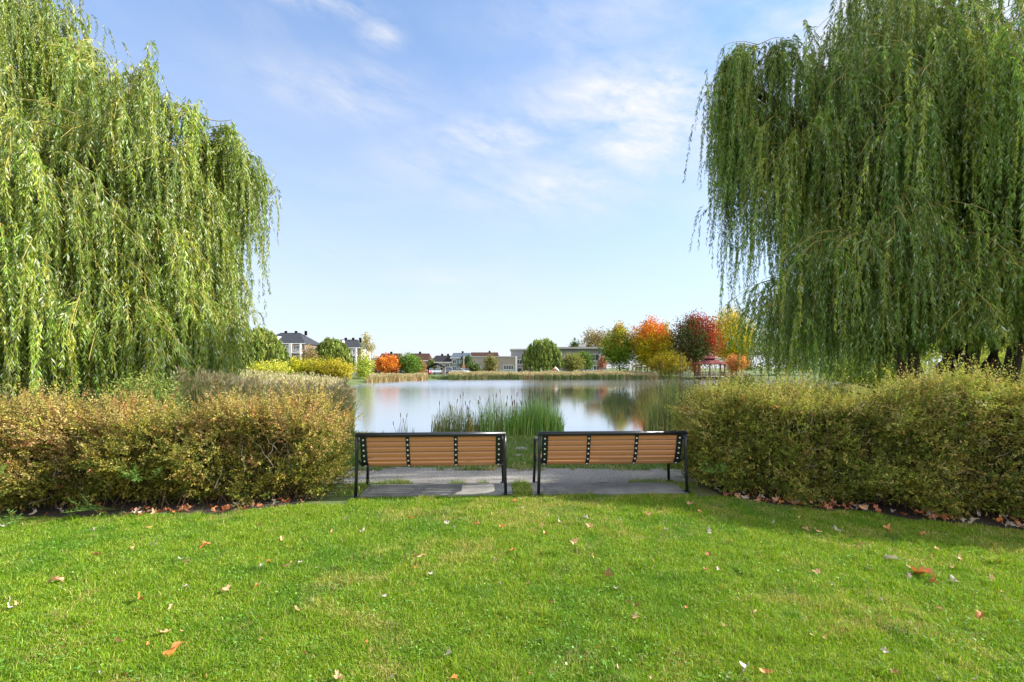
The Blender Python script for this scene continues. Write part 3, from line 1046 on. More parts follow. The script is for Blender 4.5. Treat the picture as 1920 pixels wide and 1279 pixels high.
def clump(label, cx, cy, rx, ry, n, hmax, pal, name='cattail_clump', pz=None, lean=.16):
    a = rng.uniform(0, 6.28, n); q = np.sqrt(rng.random(n))
    X = cx + np.cos(a) * q * rx; Y = cy + np.sin(a) * q * ry
    prof = 1 - .45 * ((X - cx) / rx) ** 2
    H = hmax * prof * rng.uniform(.45, 1.0, n) * (.8 + .4 * vnoise(X, Y, .3, 71))
    V, F, T = reeds(X, Y, H, rng.uniform(.013, .026, n), pick(pal, n, .2), lean=lean)
    o = (cx, cy, float(ground_z(np.array([cx]), np.array([cy]))[0]))
    r_ = empty(name, o, label, 'reeds', 'reed clumps at the near water edge')
    np_mesh('blade', V, quads=F, tint=T, m='reed', parent=r_, origin=o)
    m_ = max(4, n // 45)
    a = rng.uniform(0, 6.28, m_); q = np.sqrt(rng.random(m_)) * .9
    X = cx + np.cos(a) * q * rx; Y = cy + np.sin(a) * q * ry
    mb = MB()
    for x, y in zip(X, Y):
        h = hmax * random.uniform(.75, 1.12) - .35 * hmax * ((x - cx) / rx) ** 2
        z0 = float(ground_z(np.array([x]), np.array([y]))[0])
        lx, ly = random.uniform(-.12, .12), random.uniform(-.1, .1)
        mb.tube([(x - o[0], y - o[1], z0 - o[2]), (x + lx * .5 - o[0], y + ly * .5 - o[1], z0 + h * .6 - o[2]), (x + lx - o[0], y + ly - o[1], z0 + h - o[2])], [.006, .005, .004], 4)
        mb.tube([(x + lx - o[0], y + ly - o[1], z0 + h - o[2]), (x + lx * 1.15 - o[0], y + ly * 1.15 - o[1], z0 + h + .12 - o[2])], [.012, .010], 5)
    mb.build('seed_head', 'twig', r_)


green = [(.16, .34, .05), (.22, .42, .06), (.12, .25, .06), (.34, .42, .09)]
drab = [(.16, .22, .07), (.22, .26, .08), (.11, .17, .07), (.42, .38, .14)]
clump('short drab green reed clump at the water edge behind the left bench', xat(858, 15), 14.9, .85, .5, 620, 1.15, drab)
clump('tall thin grey green reeds at the water edge above the left bench end', xat(925, 15), 15.0, .62, .5, 420, 1.5, drab + green)
clump('dense bright green reed clump at the water edge between the two benches', xat(1000, 14.9), 14.9, .95, .55, 1800, 1.32, green, lean=.2)
clump('yellowing reed tuft among the short reeds behind the left bench', xat(882, 14.6), 14.6, .10, .1, 60, .75, [(.55, .42, .05), (.5, .36, .06)])
clump('leaning reed clump at the water edge beside the right hedge', xat(1266, 14.4), 14.4, .95, .8, 950, 2.05, [(.13, .2, .05), (.2, .26, .07), (.34, .34, .10)], lean=.3)
clump('grey green reeds behind the left tip of the right hedge', xat(1335, 14), 14.3, 1.1, .8, 620, 1.75, drab, lean=.25)
clump('few dark thin reeds at the water edge above the left bench middle', xat(760, 15), 14.9, .30, .2, 30, .55, drab)


def reed_bed(name, label, n, sampler, h0, h1, w0, w1, pal, plume, lean=.15):
    X, Y = sampler(n)
    n = len(X)
    hn = .78 + .44 * vnoise(X, Y, 1.5, 81)
    H = rng.uniform(h0, h1, n) * hn
    patch = vnoise(X, Y, 2.6, 83)
    c = pick(pal, n, .18)
    rust = pick([(.42, .30, .15), (.48, .36, .18), (.36, .22, .12)], n, .15)
    c = np.where((rng.random(n) < np.clip((patch - .45) * 1.5, .06, .6))[:, None], rust, c)
    V, F, T = reeds(X, Y, H, rng.uniform(w0, w1, n), c, lean=lean)
    # plumes
    m_ = int(n * plume)
    i = rng.choice(n, m_, replace=False)
    Z = np.maximum(ground_z(X[i], Y[i]), WATER_Z - .1) + H[i] * .93
    K = 7
    P = np.repeat(np.stack([X[i], Y[i], Z], -1), K, 0) + rng.normal(size=(m_ * K, 3)) * [.02, .02, .05]
    D = unit(rng.normal(size=(m_ * K, 3)) * .5 + [.3, 0, 1])
    LL = rng.uniform(.07, .16, m_ * K) * (w1 / .03)** .5
    V2, F2 = leaf_quads(P, D, rand_unit(m_ * K), LL, LL * .3)
    T2 = np.repeat(pick([(.40, .33, .18), (.46, .38, .22), (.34, .28, .13)], m_ * K, .12), 4, 0)
    o = np_mesh(name, np.concatenate([V, V2]), quads=np.concatenate([F, F2 + len(V)]), tint=np.concatenate([T, T2]), m='reed')
    tag(o, label, 'reeds', kind='stuff')


def samp_left(n):
    Y = 8.6 + 34 * rng.random(n) ** 1.7
    sx = np.interp(Y, [8, 15.6, 20, 27, 37, 47], [-2.9, -5.1, -7.0, -9.6, -13.2, -16.5])
    X = sx - rng.random(n) ** 1.2 * (.9 + Y * .24)
    k = (pond_sd(X, Y) > -.4) & (Y > 8.5) & ~((Y < 12.5) & (X > -3.6))
    return X[k], Y[k]


reed_bed('reed_bed', 'tall tan and green reeds along the left shore of the pond', 26000, samp_left, .8, 1.35, .015, .035,
         [(.20, .30, .08), (.28, .34, .10), (.16, .25, .07), (.36, .36, .13)], .20)


def samp_right(n):
    X = rng.uniform(5.5, 19, n)
    sy = np.interp(X, [5.5, 6.2, 10, 17, 19], [15.8, 16, 18.5, 24, 26])
    Y = sy - .3 - rng.random(n) * 2.2 + .8
    return X, Y


reed_bed('reed_bed', 'olive and tan reeds on the right shore below the right willow', 9000, samp_right, .9, 1.45, .015, .03,
         [(.19, .25, .06), (.26, .29, .08), (.14, .2, .05)], .12)


def samp_far(x0, x1):
    def f(n):
        X = rng.uniform(x0, x1, n)
        ys = np.interp(X, [-22, -20.3, -17, -13, -8, -2, 10, 24, 34, 46], [67, 67, 77, 83.5, 85, 86.5, 87, 88, 87.5, 84])
        return X, ys + rng.random(n) * 3.6 - .5
    return f


reed_bed('reed_bed', 'rust coloured reeds on the far shore left of the stone pillar', 3600, samp_far(-20.3, -14.6), 0.75, 1.1, .05, .10,
         [(.30, .20, .09), (.36, .24, .11), (.2, .22, .07)], .3)
reed_bed('reed_bed', 'long band of tan topped green reeds on the far shore of the pond', 20000, samp_far(-11.2, 26.6), 0.8, 1.2, .05, .10,
         [(.13, .19, .05), (.18, .23, .06), (.10, .16, .04)], .30)


def samp_low(n):
    X = rng.uniform(-15, -10.8, n); return X, 85 + rng.random(n) * 2


reed_bed('shore_grass', 'low dark green shore grass in the gap between the far reed bands', 700, samp_low, .3, .6, .06, .1, [(.08, .13, .03), (.12, .18, .05)], .0)


# ------------------------------------------------------------------ trees far off
def tree(name, label, px0, px1, pyt, pyb, Y, pal, kind='round', probs=None, trunk_h=None, n=5200, top_pal=None, group=None, side_pal=None, leaf=.30, cat='tree', gap=.0):
    x0, x1 = xat(px0, Y), xat(px1, Y)
    zt, zb = zat(pyt, Y), zat(pyb, Y)
    cx = (x0 + x1) / 2; rx = (x1 - x0) / 2
    gz = float(ground_z(np.array([cx]), np.array([Y]))[0])
    zb = max(zb, gz + .1)
    base = (cx, Y, gz)
    root = empty(name, base, label, cat, group)
    shr = .90 if Y > 40 else .95
    rx *= shr; zt = zb + (zt - zb) * (1 + shr) / 2
    cz = (zt + zb) / 2; rz = (zt - zb) / 2
    if kind == 'willow':
        m_ = n // 12
        a = rng.uniform(0, 2 * np.pi, m_); e = np.arcsin(rng.random(m_) ** .8); q = rng.uniform(.6, 1, m_)
        lob = 1 + .16 * np.sin(a * 3 + rng.random() * 6) * np.cos(e) + .10 * np.sin(a * 7)
        P0 = np.stack([cx + np.cos(a) * np.cos(e) * rx * q * lob * .95, Y + np.sin(a) * np.cos(e) * rx * q * .9, zb + (zt - zb) * (.25 + .75 * np.sin(e) * q)], -1)
        Ln = np.minimum(rng.gamma(4, .10 * rz, m_), P0[:, 2] - zb)
        K = 12
        t = rng.random((m_, K))
        P = P0[:, None] + np.stack([np.cos(a), np.sin(a), 0 * a], -1)[:, None] * (.25 * np.sqrt(t))[..., None] + np.array([0, 0, -1.0]) * (t * Ln[:, None])[..., None]
        P = P.reshape(-1, 3) + rng.normal(size=(m_ * K, 3)) * .08
        D = unit(rng.normal(size=(m_ * K, 3)) * .28 + [0, 0, -1.0])
        LL = rng.uniform(.8, 1.6, m_ * K) * leaf * 1.6
        col = np.repeat(pick(pal, m_, .2, probs), K, 0) * (1 + rng.normal(size=(m_ * K, 1)) * .12)
        V, F = leaf_quads(P, D, rand_unit(m_ * K), LL, LL * .26)
    else:
        # leaf sprays at the ends of many limbs reaching for the crown surface
        m_ = n // 20
        u = rand_unit(m_)
        if kind == 'cone':
            u[:, 2] = rng.uniform(-1, 1, m_)
        q = rng.uniform(.45, 1.0, m_) ** .6
        lob = 1 + .30 * (vnoise(u[:, 0] * 3 + 20, u[:, 2] * 3 + u[:, 1] * 3 + 20, .8, abs(hash(label)) % 1000 if False else int(px0) + int(pyt)) - .5) * 2
        rad = np.stack([np.full(m_, rx), np.full(m_, rx * .95), np.full(m_, rz)], -1)
        cc = np.array([cx, Y, cz])
        if kind == 'oval':
            taper = np.clip(1.08 - .55 * np.clip(u[:, 2], 0, 1) ** 1.5, .3, 1.1)
        elif kind == 'cone':
            taper = np.clip(.9 - .7 * u[:, 2], .12, 1.25); u[:, :2] = unit(u[:, :2])
        else:
            taper = np.ones(m_)
        rad[:, 0] *= taper; rad[:, 1] *= taper
        Cc = cc + u * rad * (q * lob)[:, None]
        K = 26
        sp = .115 * min(rx, rz) + (.12 if Y > 40 else .02)
        outd = unit(Cc - (cc - [0, 0, rz * .5]))
        P = np.repeat(Cc, K, 0) + rng.normal(size=(m_ * K, 3)) * sp * [1, 1, .55] + np.repeat(outd, K, 0) * (np.clip(rng.normal(size=(m_ * K, 1)), -1.4, 1.4) * sp * 2.0)
        D = unit(rng.normal(size=(m_ * K, 3)) + np.repeat(outd, K, 0) * .6 + [0, 0, .15])
        LL = rng.uniform(.7, 1.3, m_ * K) * leaf
        col = pick(pal, m_, .16, probs)
        rel = (Cc[:, 2] - zb) / (zt - zb)
        if top_pal is not None:
            tp = pick(top_pal, m_, .14)
            pr = np.clip((rel - .48) * 2.6 + rng.normal(size=m_) * .18, 0, 1)
            col = np.where((rng.random(m_) < pr)[:, None], tp, col)
        if side_pal is not None:
            tp = pick(side_pal, m_, .14)
            sx = (Cc[:, 0] - cx) / rx
            pr = np.clip((sx * .75 + rel * .75 - .42) * 2.4, 0, 1)
            col = np.where((rng.random(m_) < pr)[:, None], tp, col)
        col = np.repeat(col, K, 0) * (1 + rng.normal(size=(m_ * K, 1)) * .13)
        P[:, 2] = np.maximum(P[:, 2], gz + .08)
        V, F = leaf_quads(P, D, rand_unit(m_ * K), LL, LL * .62)
    np_mesh('crown', V, quads=F, tint=np.clip(np.repeat(col, 4, 0), .004, .9), m='foliage', parent=root, origin=base)
    mb = MB()
    r0 = max(.05, min(.3, rx * .06))
    top = (cz + rz * .35) - gz
    mb.tube([(0, 0, -.1), (.03 * rx, 0, top * .35), (-.02 * rx, 0, top * .7), (0, 0, top)], [r0, r0 * .8, r0 * .55, r0 * .2], 7)
    for k in range(9):
        a = k * 2.4; hz = top * (.3 + .06 * k)
        ex_ = rx * random.uniform(.45, .8)
        mb.tube([(0, 0, hz), (math.cos(a) * ex_ * .5, math.sin(a) * ex_ * .5, hz + rz * .25), (math.cos(a) * ex_, math.sin(a) * ex_, hz + rz * .6)], [r0 * .45, r0 * .3, r0 * .1], 5)
    mb.build('trunk', 'bark', root, True)
    return root


wil = [(.14, .19, .035), (.19, .24, .045), (.10, .145, .03)]
TG = None
tree('willow_tree', 'weeping willow far behind the left one, in front of the slate roofed apartment block', 425, 541, 604, 702, 58, wil + [(.25, .27, .05)], 'willow', n=20000, leaf=.26)
tree('willow_tree', 'round weeping willow between the two slate roofed apartment blocks', 585, 659, 625, 692, 88, wil + [(.25, .28, .05)], 'willow', n=12000, leaf=.34)
tree('willow_tree', 'round weeping willow standing in front of the school roof end', 976, 1060, 627, 694, 97, wil, 'willow', n=15000, leaf=.36)
tree('shrub', 'bright yellow shrub in front of the slate roofed apartment block', 520, 575, 677, 700, 60, [(.42, .38, .02), (.34, .34, .02)], 'round', leaf=.18, n=5200, cat='shrub')
tree('shrub', 'long olive yellow shrub below the round willow on the left', 560, 640, 676, 704, 62, [(.32, .29, .02), (.38, .32, .025), (.24, .23, .02)], 'round', leaf=.18, n=7000, cat='shrub')
tree('shrub', 'low golden shrub at the right end of the left shore bushes', 610, 662, 682, 706, 60, [(.38, .31, .025), (.33, .28, .03)], 'round', leaf=.18, n=4600, cat='shrub')
tree('shrub', 'yellow shrub at the foot of the distant left willow', 472, 535, 682, 706, 50, [(.44, .42, .05), (.34, .36, .06)], 'round', leaf=.16, n=5000, cat='shrub')
tree('young_tree', 'yellow green young tree at the left corner of the far shore', 668, 698, 672, 712, 74, [(.38, .42, .05), (.28, .34, .05)], 'oval', leaf=.2, n=3600)
tree('poplar_tree', 'tall sparse poplar in front of the white gable of the apartment block', 676, 699, 619, 700, 80, [(.30, .27, .09), (.40, .34, .12)], 'oval', leaf=.22, n=1500)
tree('young_tree', 'brownish thin tree between the left apartment block and round willow', 570, 594, 653, 690, 84, [(.22, .17, .08), (.28, .22, .09)], 'oval', leaf=.22, n=2200)
tree('maple_tree', 'bright orange tree in front of the brown roofed house', 706, 750, 671, 698, 106, [(.62, .20, .03), (.66, .27, .04), (.50, .14, .03)], 'round', leaf=.34, n=5200)
tree('small_tree', 'round green tree between the orange tree and the second brown roofed house', 748, 786, 667, 700, 108, [(.10, .18, .03), (.15, .24, .04)], 'round', leaf=.34, n=5600)
tree('small_tree', 'small rusty tree right of the round green tree', 778, 794, 676, 699, 112, [(.34, .17, .05), (.28, .20, .05)], 'oval', leaf=.28, n=1600)
tree('small_tree', 'dark green tree between the blue grey house and the low tan building', 866, 884, 668, 696, 140, [(.05, .09, .03), (.07, .11, .03)], 'oval', leaf=.4, n=2200)
tree('shrub', 'dark shrub at the left end of the low tan building', 876, 897, 682, 698, 128, [(.08, .12, .03), (.11, .15, .04)], 'round', leaf=.36, n=1800, cat='shrub')
tree('small_tree', 'olive brown round tree in front of the low tan building', 908, 932, 669, 698, 125, [(.25, .21, .08), (.2, .2, .06)], 'round', leaf=.36, n=2600)
tree('small_tree', 'dull green tree behind the bent black shelter roof', 804, 816, 672, 698, 150, [(.17, .19, .06), (.12, .15, .05)], 'oval', leaf=.4, n=900)
tree('shrub', 'olive shrub beside the willow in front of the school', 1056, 1090, 666, 696, 106, [(.24, .23, .07), (.19, .21, .05)], 'round', leaf=.32, n=4200, cat='shrub')
tree('small_tree', 'green small tree in front of the school windows', 1084, 1110, 663, 690, 114, [(.13, .21, .04), (.10, .16, .03)], 'round', leaf=.34, n=3400)
tree('small_tree', 'small reddish tree near the school white railing', 1122, 1136, 671, 694, 116, [(.36, .14, .10), (.30, .16, .09)], 'oval', leaf=.3, n=900)
tree('background_tree', 'dark green tree top behind the left part of the school roof', 1062, 1092, 638, 692, 205, [(.08, .11, .035), (.12, .15, .04)], 'oval', leaf=.6, n=3600)
tree('background_tree', 'brown and ochre tree behind the right part of the school roof', 1090, 1150, 619, 692, 200, [(.22, .17, .07), (.30, .22, .07), (.17, .15, .06)], 'round', leaf=.62, n=6800)
tree('maple_tree', 'green maple with yellow tinge standing left of the orange maple', 1133, 1190, 612, 690, 98, [(.10, .175, .012), (.16, .24, .015), (.08, .14, .012)], 'oval', leaf=.34, n=9500, top_pal=[(.36, .30, .03), (.28, .28, .03), (.48, .27, .04)])
tree('maple_tree', 'maple with orange top and yellow green lower crown by the water', 1184, 1258, 609, 690, 96, [(.34, .30, .012), (.22, .26, .012), (.44, .33, .012)], 'round', leaf=.34, n=13000, top_pal=[(.62, .17, .035), (.54, .12, .03), (.60, .26, .02)])
tree('background_tree', 'tall olive tree top behind the orange maple', 1194, 1234, 598, 690, 125, [(.17, .17, .05), (.22, .2, .06)], 'oval', leaf=.42, n=4600)
tree('background_tree', 'thin yellow green tree between the orange maple and the red maple', 1230, 1264, 605, 690, 122, [(.36, .32, .07), (.28, .28, .06), (.42, .36, .10)], 'oval', leaf=.38, n=4200)
tree('maple_tree', 'maple with crimson top and right side over dark green leaves', 1264, 1342, 592, 684, 94, [(.055, .085, .022), (.075, .10, .025), (.13, .10, .03)], 'oval', leaf=.34, n=13000, top_pal=[(.22, .045, .03), (.15, .05, .025), (.07, .09, .02)], side_pal=[(.30, .05, .014), (.23, .035, .012)])
tree('shrub', 'wide golden shrub on the shore below the orange maple', 1222, 1286, 665, 702, 90, [(.30, .24, .015), (.22, .20, .015), (.36, .26, .02)], 'round', leaf=.26, n=9000, cat='shrub')
tree('maple_tree', 'big bright yellow tree right of the red maple behind the gazebo', 1332, 1412, 582, 686, 112, [(.54, .43, .02), (.46, .42, .02), (.34, .38, .02)], 'oval', leaf=.38, n=13000, top_pal=[(.55, .42, .10), (.50, .40, .08)])
tree('shrub', 'orange red round shrub right of the gazebo', 1363, 1398, 668, 694, 92, [(.50, .20, .07), (.42, .20, .08), (.55, .28, .08)], 'round', leaf=.24, n=4400, cat='shrub')
tree('shrub', 'small red shrub left of the gazebo posts', 1294, 1312, 676, 698, 104, [(.42, .13, .06), (.5, .26, .06)], 'round', leaf=.26, n=1800, cat='shrub')
tree('fir_tree', 'dark green fir behind the orange shrub', 1376, 1404, 650, 698, 118, [(.03, .06, .025), (.05, .08, .03)], 'cone', leaf=.4, n=3600)
tree('background_tree', 'dark tree in the gap behind the golden shrub', 1238, 1300, 652, 698, 128, [(.05, .075, .025), (.08, .10, .03)], 'round', leaf=.44, n=3400)
tree('background_tree', 'yellow green tree seen behind the right willow trunks', 1560, 1760, 600, 700, 70, [(.34, .38, .05), (.26, .32, .05)], 'round', leaf=.34, n=12000)
tree('background_tree', 'lit lime green tree at the right behind the willow stems', 1790, 1990, 590, 700, 66, [(.38, .40, .06), (.28, .34, .05)], 'round', leaf=.34, n=12000)
tree('background_tree', 'dark green tree glimpsed through the left strands of the right willow', 1400, 1560, 610, 700, 105, [(.10, .15, .04), (.24, .26, .05)], 'round', leaf=.4, n=9000)
tree('shrub', 'pale green bush behind the right hedge below the willow', 1560, 1720, 672, 722, 19, [(.24, .30, .06), (.32, .36, .08)], 'round', leaf=.07, n=14000, cat='shrub')
tree('shrub', 'sunlit lime bush behind the right end of the right hedge', 1820, 2010, 664, 722, 17, [(.28, .33, .06), (.36, .38, .09)], 'round', leaf=.07, n=14000, cat='shrub')
tree('shrub', 'feathery olive shrub rising behind the left tip of the right hedge', 1340, 1440, 712, 790, 8.6, [(.22, .24, .05), (.30, .29, .06), (.16, .19, .04)], 'round', leaf=.035, n=12000, cat='shrub')
tree('shrub', 'green bush between the left hedge and the willow strands', 225, 320, 712, 800, 7.4, [(.13, .19, .04), (.20, .23, .05)], 'round', leaf=.03, n=9000, cat='shrub')


# ------------------------------------------------------------------ buildings
def win(root, x, z, w_, h_, yf, frame='white', mull=1):
    """a window on a facade facing the camera; yf is the facade plane in root space"""
    f = MB()
    t = .12
    f.b2(x - w_ / 2, x + w_ / 2, yf - .06, yf + .02, z + h_ / 2 - t, z + h_ / 2)
    f.b2(x - w_ / 2, x + w_ / 2, yf - .06, yf + .02, z - h_ / 2, z - h_ / 2 + t)
    f.b2(x - w_ / 2, x - w_ / 2 + t, yf - .06, yf + .02, z - h_ / 2 + t, z + h_ / 2 - t)
    f.b2(x + w_ / 2 - t, x + w_ / 2, yf - .06, yf + .02, z - h_ / 2 + t, z + h_ / 2 - t)
    for k in range(mull):
        xm = x - w_ / 2 + w_ * (k + 1) / (mull + 1)
        f.b2(xm - .04, xm + .04, yf - .05, yf + .02, z - h_ / 2 + t, z + h_ / 2 - t)
    fo = f.build('window', frame, root)
    MB().b2(x - w_ / 2 + t * .9, x + w_ / 2 - t * .9, yf - .02, yf + .01, z - h_ / 2 + t * .9, z + h_ / 2 - t * .9).build('pane', 'glass', fo)


def pitched(mb, x0, x1, y0, y1, ze, zr, inset, oh=.35):
    """hip (inset > 0) or gable (inset 0) roof, ridge along x, with thickness"""
    X0, X1, Y0, Y1 = x0 - oh, x1 + oh, y0 - oh, y1 + oh
    ym = (y0 + y1) / 2
    t = .18
    v = [(X0, Y0, ze), (X1, Y0, ze), (X1, Y1, ze), (X0, Y1, ze), (X0 + inset, ym, zr), (X1 - inset, ym, zr)]
    v += [(a, b, c - t) for a, b, c in v[:4]]
    f = [(0, 1, 5, 4), (2, 3, 4, 5), (1, 2, 5), (3, 0, 4), (0, 6, 7, 1), (1, 7, 8, 2), (2, 8, 9, 3), (3, 9, 6, 0), (6, 9, 8, 7)]
    mb.add(v, f)


def house(label, px0, px1, py_r, py_e, Y, depth, wall, roof, wins, inset=2.0, chimney=None, door=None, name='house', gable=None, floor_trim=None, eave_trim=True):
    x0, x1 = xat(px0, Y), xat(px1, Y)
    cx = (x0 + x1) / 2
    root = empty(name, (cx, Y, 0), label, 'house' if name == 'house' else 'building')
    w_ = x1 - x0
    ze, zr = zat(py_e, Y), zat(py_r, Y)
    MB().b2(-w_ / 2, w_ / 2, 0, depth, -.2, ze - .19).build('wall', wall, root)
    rm = MB(); pitched(rm, -w_ / 2, w_ / 2, 0, depth, ze, zr, inset)
    if inset == 0:
        for sx in (-1, 1):
            MB().add([(sx * w_ / 2, .1, ze - .2), (sx * w_ / 2, depth - .1, ze - .2), (sx * w_ / 2, depth / 2, zr - .15), (sx * (w_ / 2 - .2), .1, ze - .2), (sx * (w_ / 2 - .2), depth - .1, ze - .2), (sx * (w_ / 2 - .2), depth / 2, zr - .15)],
                     [(0, 1, 2), (3, 5, 4), (0, 3, 4, 1), (1, 4, 5, 2), (2, 5, 3, 0)]).build('gable_wall', gable or wall, root)
    ro = rm.build('roof', roof, root)
    if eave_trim:
        MB().b2(-w_ / 2 - .38, w_ / 2 + .38, -.42, -.36, ze - .2, ze + .04).build('fascia', 'white', root)
    for c in chimney or []:
        MB().b2(c * w_ - .3, c * w_ + .3, depth / 2 - .3, depth / 2 + .3, zr - .8, zr + .55).build('chimney', 'dark_wood', ro)
    for (fx, fz, ww, wh) in wins:
        win(root, fx * w_, fz * ze, ww, wh, 0)
    if door:
        d = MB().b2(door * w_ - .5, door * w_ + .5, -.05, .02, 0, 2.1).build('door', 'dark_wood', root)
        MB().b2(door * w_ + .32, door * w_ + .38, -.11, -.05, 1.0, 1.06).build('handle', 'steel', d)
    return root


# apartment blocks on the left with balconies
def apartment(label, px0, px1, py_r, py_e, Y, depth, balc, inset, gable):
    r_ = house(label, px0, px1, py_r, py_e, Y, depth, 'brown_brick', 'slate', [], inset, [-.1, .12, .33], name='apartment_block', gable=gable)
    x0, x1 = xat(px0, Y), xat(px1, Y); w_ = x1 - x0
    ze = zat(py_e, Y)
    if gable:
        MB().b2(w_ / 2 + .003, w_ / 2 + .06, .0, depth, -.2, ze - .22).build('side_wall', gable, r_)
    nfl = 3
    fh = ze / nfl
    for (a, b) in balc:
        xa, xb = a * w_, b * w_
        for k in range(nfl):
            z0 = k * fh
            bl = MB().b2(xa, xb, -1.6, -.003, z0 + .0, z0 + .28).build('balcony', 'white', r_)
            rl = MB()
            rl.b2(xa, xb, -1.6, -1.54, z0 + 1.15, z0 + 1.23)
            for q in np.arange(xa + .1, xb, .35):
                rl.b2(q, q + .05, -1.59, -1.55, z0 + .28, z0 + 1.15)
            rl.build('railing', 'white' if k != 1 else 'black_metal', bl)
            win(r_, (xa * .35 + xb * .65), z0 + fh * .50, 1.7, fh * .62, 0)
            win(r_, (xa * .8 + xb * .2), z0 + fh * .50, 1.0, fh * .55, 0)
        for q in (xa, xb):
            MB().b2(q - .18, q + .18, -1.62, -1.3, 0, ze - .1).build('column', 'white', r_)
    MB().b2(-w_ * .18, -w_ * .18 + 1.1, depth * .12, depth * .3, ze + .8, ze + 2.2).build('dormer', 'white', r_)
    return r_


apartment('three storey brick apartment block with slate roof and white balconies at the left', 480, 571, 621, 644, 140, 13, [(.02, .24), (.27, .46)], 4.5, None)
apartment('smaller slate roofed apartment block with white side wall right of the round willow', 612, 677, 635, 652, 140, 9.4, [(.17, .40)], 3.0, 'cream')

house('brown roofed brick house behind the orange tree', 707, 747, 662, 680, 150, 9, 'red_brick', 'brown_roof', [(-.3, .72, 1.1, 1.3), (0, .72, 1.1, 1.3), (.3, .72, 1.1, 1.3), (-.28, .28, 1.3, 1.3)], .6, [0.0], .2)
house('flat roofed brown building left of the orange tree', 694, 712, 670, 673, 152, 8, 'brown_brick', 'dark_roof', [(-.2, .7, 1, 1.2), (.22, .7, 1, 1.2), (-.2, .3, 1, 1.2)], 1.2, None, .25)
house('brown roofed brick house right of the round green tree', 764, 801, 662, 676, 150, 9, 'red_brick', 'brown_roof', [(-.3, .68, 1.1, 1.4), (.05, .68, 1.1, 1.4), (.32, .68, 1.1, 1.4), (-.3, .26, 1.2, 1.4), (.32, .26, 1.2, 1.4)], .4, [.0], .0)
house('grey house with steep charcoal roof behind the bent shelter roof', 808, 846, 666, 679, 150, 9, 'grey_brick', 'dark_roof', [(-.28, .70, 1.2, 1.2), (0, .70, 1.2, 1.2), (.3, .70, 1.4, 1.2), (-.3, .28, 1.4, 1.3), (.3, .28, 1.4, 1.3)], 1.2, [-.05, .25], .05)
hb = house('blue grey house with small pointed front gable', 846, 880, 661, 671, 150, 9, 'blue_siding', 'blue_roof', [(-.32, .74, 1.2, 1.4), (-.32, .30, 1.2, 1.4), (.05, .74, 1.2, 1.4), (.05, .3, 1.4, 1.5), (.35, .3, 1.0, 1.2)], .5, [.05], .22)
wq = (xat(880, 150) - xat(846, 150))
MB().b2(.02 * wq, .30 * wq, -1.5, -.003, 0, 4.2).build('porch', 'grey_siding', hb)
MB().add([(.0 * wq, -1.7, 4.2), (.32 * wq, -1.7, 4.2), (.32 * wq, 2, 4.2), (.0 * wq, 2, 4.2), (.16 * wq, -1.7, 5.6), (.16 * wq, 2, 5.6)], [(0, 1, 4), (1, 2, 5, 4), (2, 3, 5), (3, 0, 4, 5), (0, 3, 2, 1)]).build('porch_roof', 'blue_roof', hb)
house('row house with brown roof behind the low tan building', 880, 934, 660, 671, 168, 9, 'red_brick', 'brown_roof', [(-.3, .6, 1, 1.2), (.2, .6, 1, 1.2)], .6, [.18])


def flat_building(label, px0, px1, py_t, Y, depth, wall, fascia, wins, oh=.5, th=.5, zb=0, extra=None, name='school_building', teal=None):
    x0, x1 = xat(px0, Y), xat(px1, Y); w_ = x1 - x0; zt = zat(py_t, Y)
    r_ = empty(name, ((x0 + x1) / 2, Y, 0), label, 'building')
    MB().b2(-w_ / 2, w_ / 2, 0, depth, -.2, zt - th - .003).build('wall', wall, r_)
    ro = MB().b2(-w_ / 2 - oh, w_ / 2 + oh, -oh * 1.6, depth + oh, zt - th, zt).build('roof', fascia, r_)
    if extra:
        MB().b2(extra * w_ - 1.1, extra * w_ + 1.1, 2, 4, zt + .002, zt + 1.0).build('roof_vent', 'slab', ro)
    for (a, z, ww, wh, mu) in wins:
        win(r_, a * w_, z * zt, ww, wh, 0, 'white', mu)
    return r_


lb = flat_building('long low tan brick building with strip windows on the far shore', 878, 969, 668, 150, 12, 'tan_brick', 'slab',
                   [(-.33, .28, 2.8, 1.2, 2), (.33, .34, 3.2, 1.5, 3), (.05, .3, 1.2, 1.2, 0)], .15, .35, name='low_building')
wq = xat(969, 150) - xat(878, 150)
MB().b2(-wq / 2 - 2.4, -wq * .28, -1.4, -.003, 2.6, 2.9).build('canopy', 'teal', lb)
MB().b2(.16 * wq, .50 * wq, -.10, -.003, .1, 1.0).build('panel', 'teal', lb)
MB().b2(.47 * wq, .5 * wq + .1, -.35, -.11, 0, zat(668, 150)).build('pilaster', 'white', lb)
flat_building('grey two storey wing between the tan building and the willow', 958, 1000, 654, 158, 12, 'grey_siding', 'slab', [(.0, .45, 3.4, 1.6, 3), (-.2, .12, 3, 1.4, 1), (.3, .12, 2, 1.4, 1)], .3, .45)
sc = flat_building('long grey school building with overhanging flat roof behind the willow', 1040, 1137, 651, 150, 14, 'grey_siding', 'slab',
                   [(-.28, .62, 1.2, 1.9, 0), (-.17, .62, 1.2, 1.9, 0), (.04, .62, 1.6, 1.9, 0), (.24, .60, 4.0, 2.2, 2), (.42, .62, 1.3, 2.0, 0), (.12, .2, 3, 1.5, 2), (.34, .2, 3, 1.5, 2)], 1.2, .55, extra=.06)

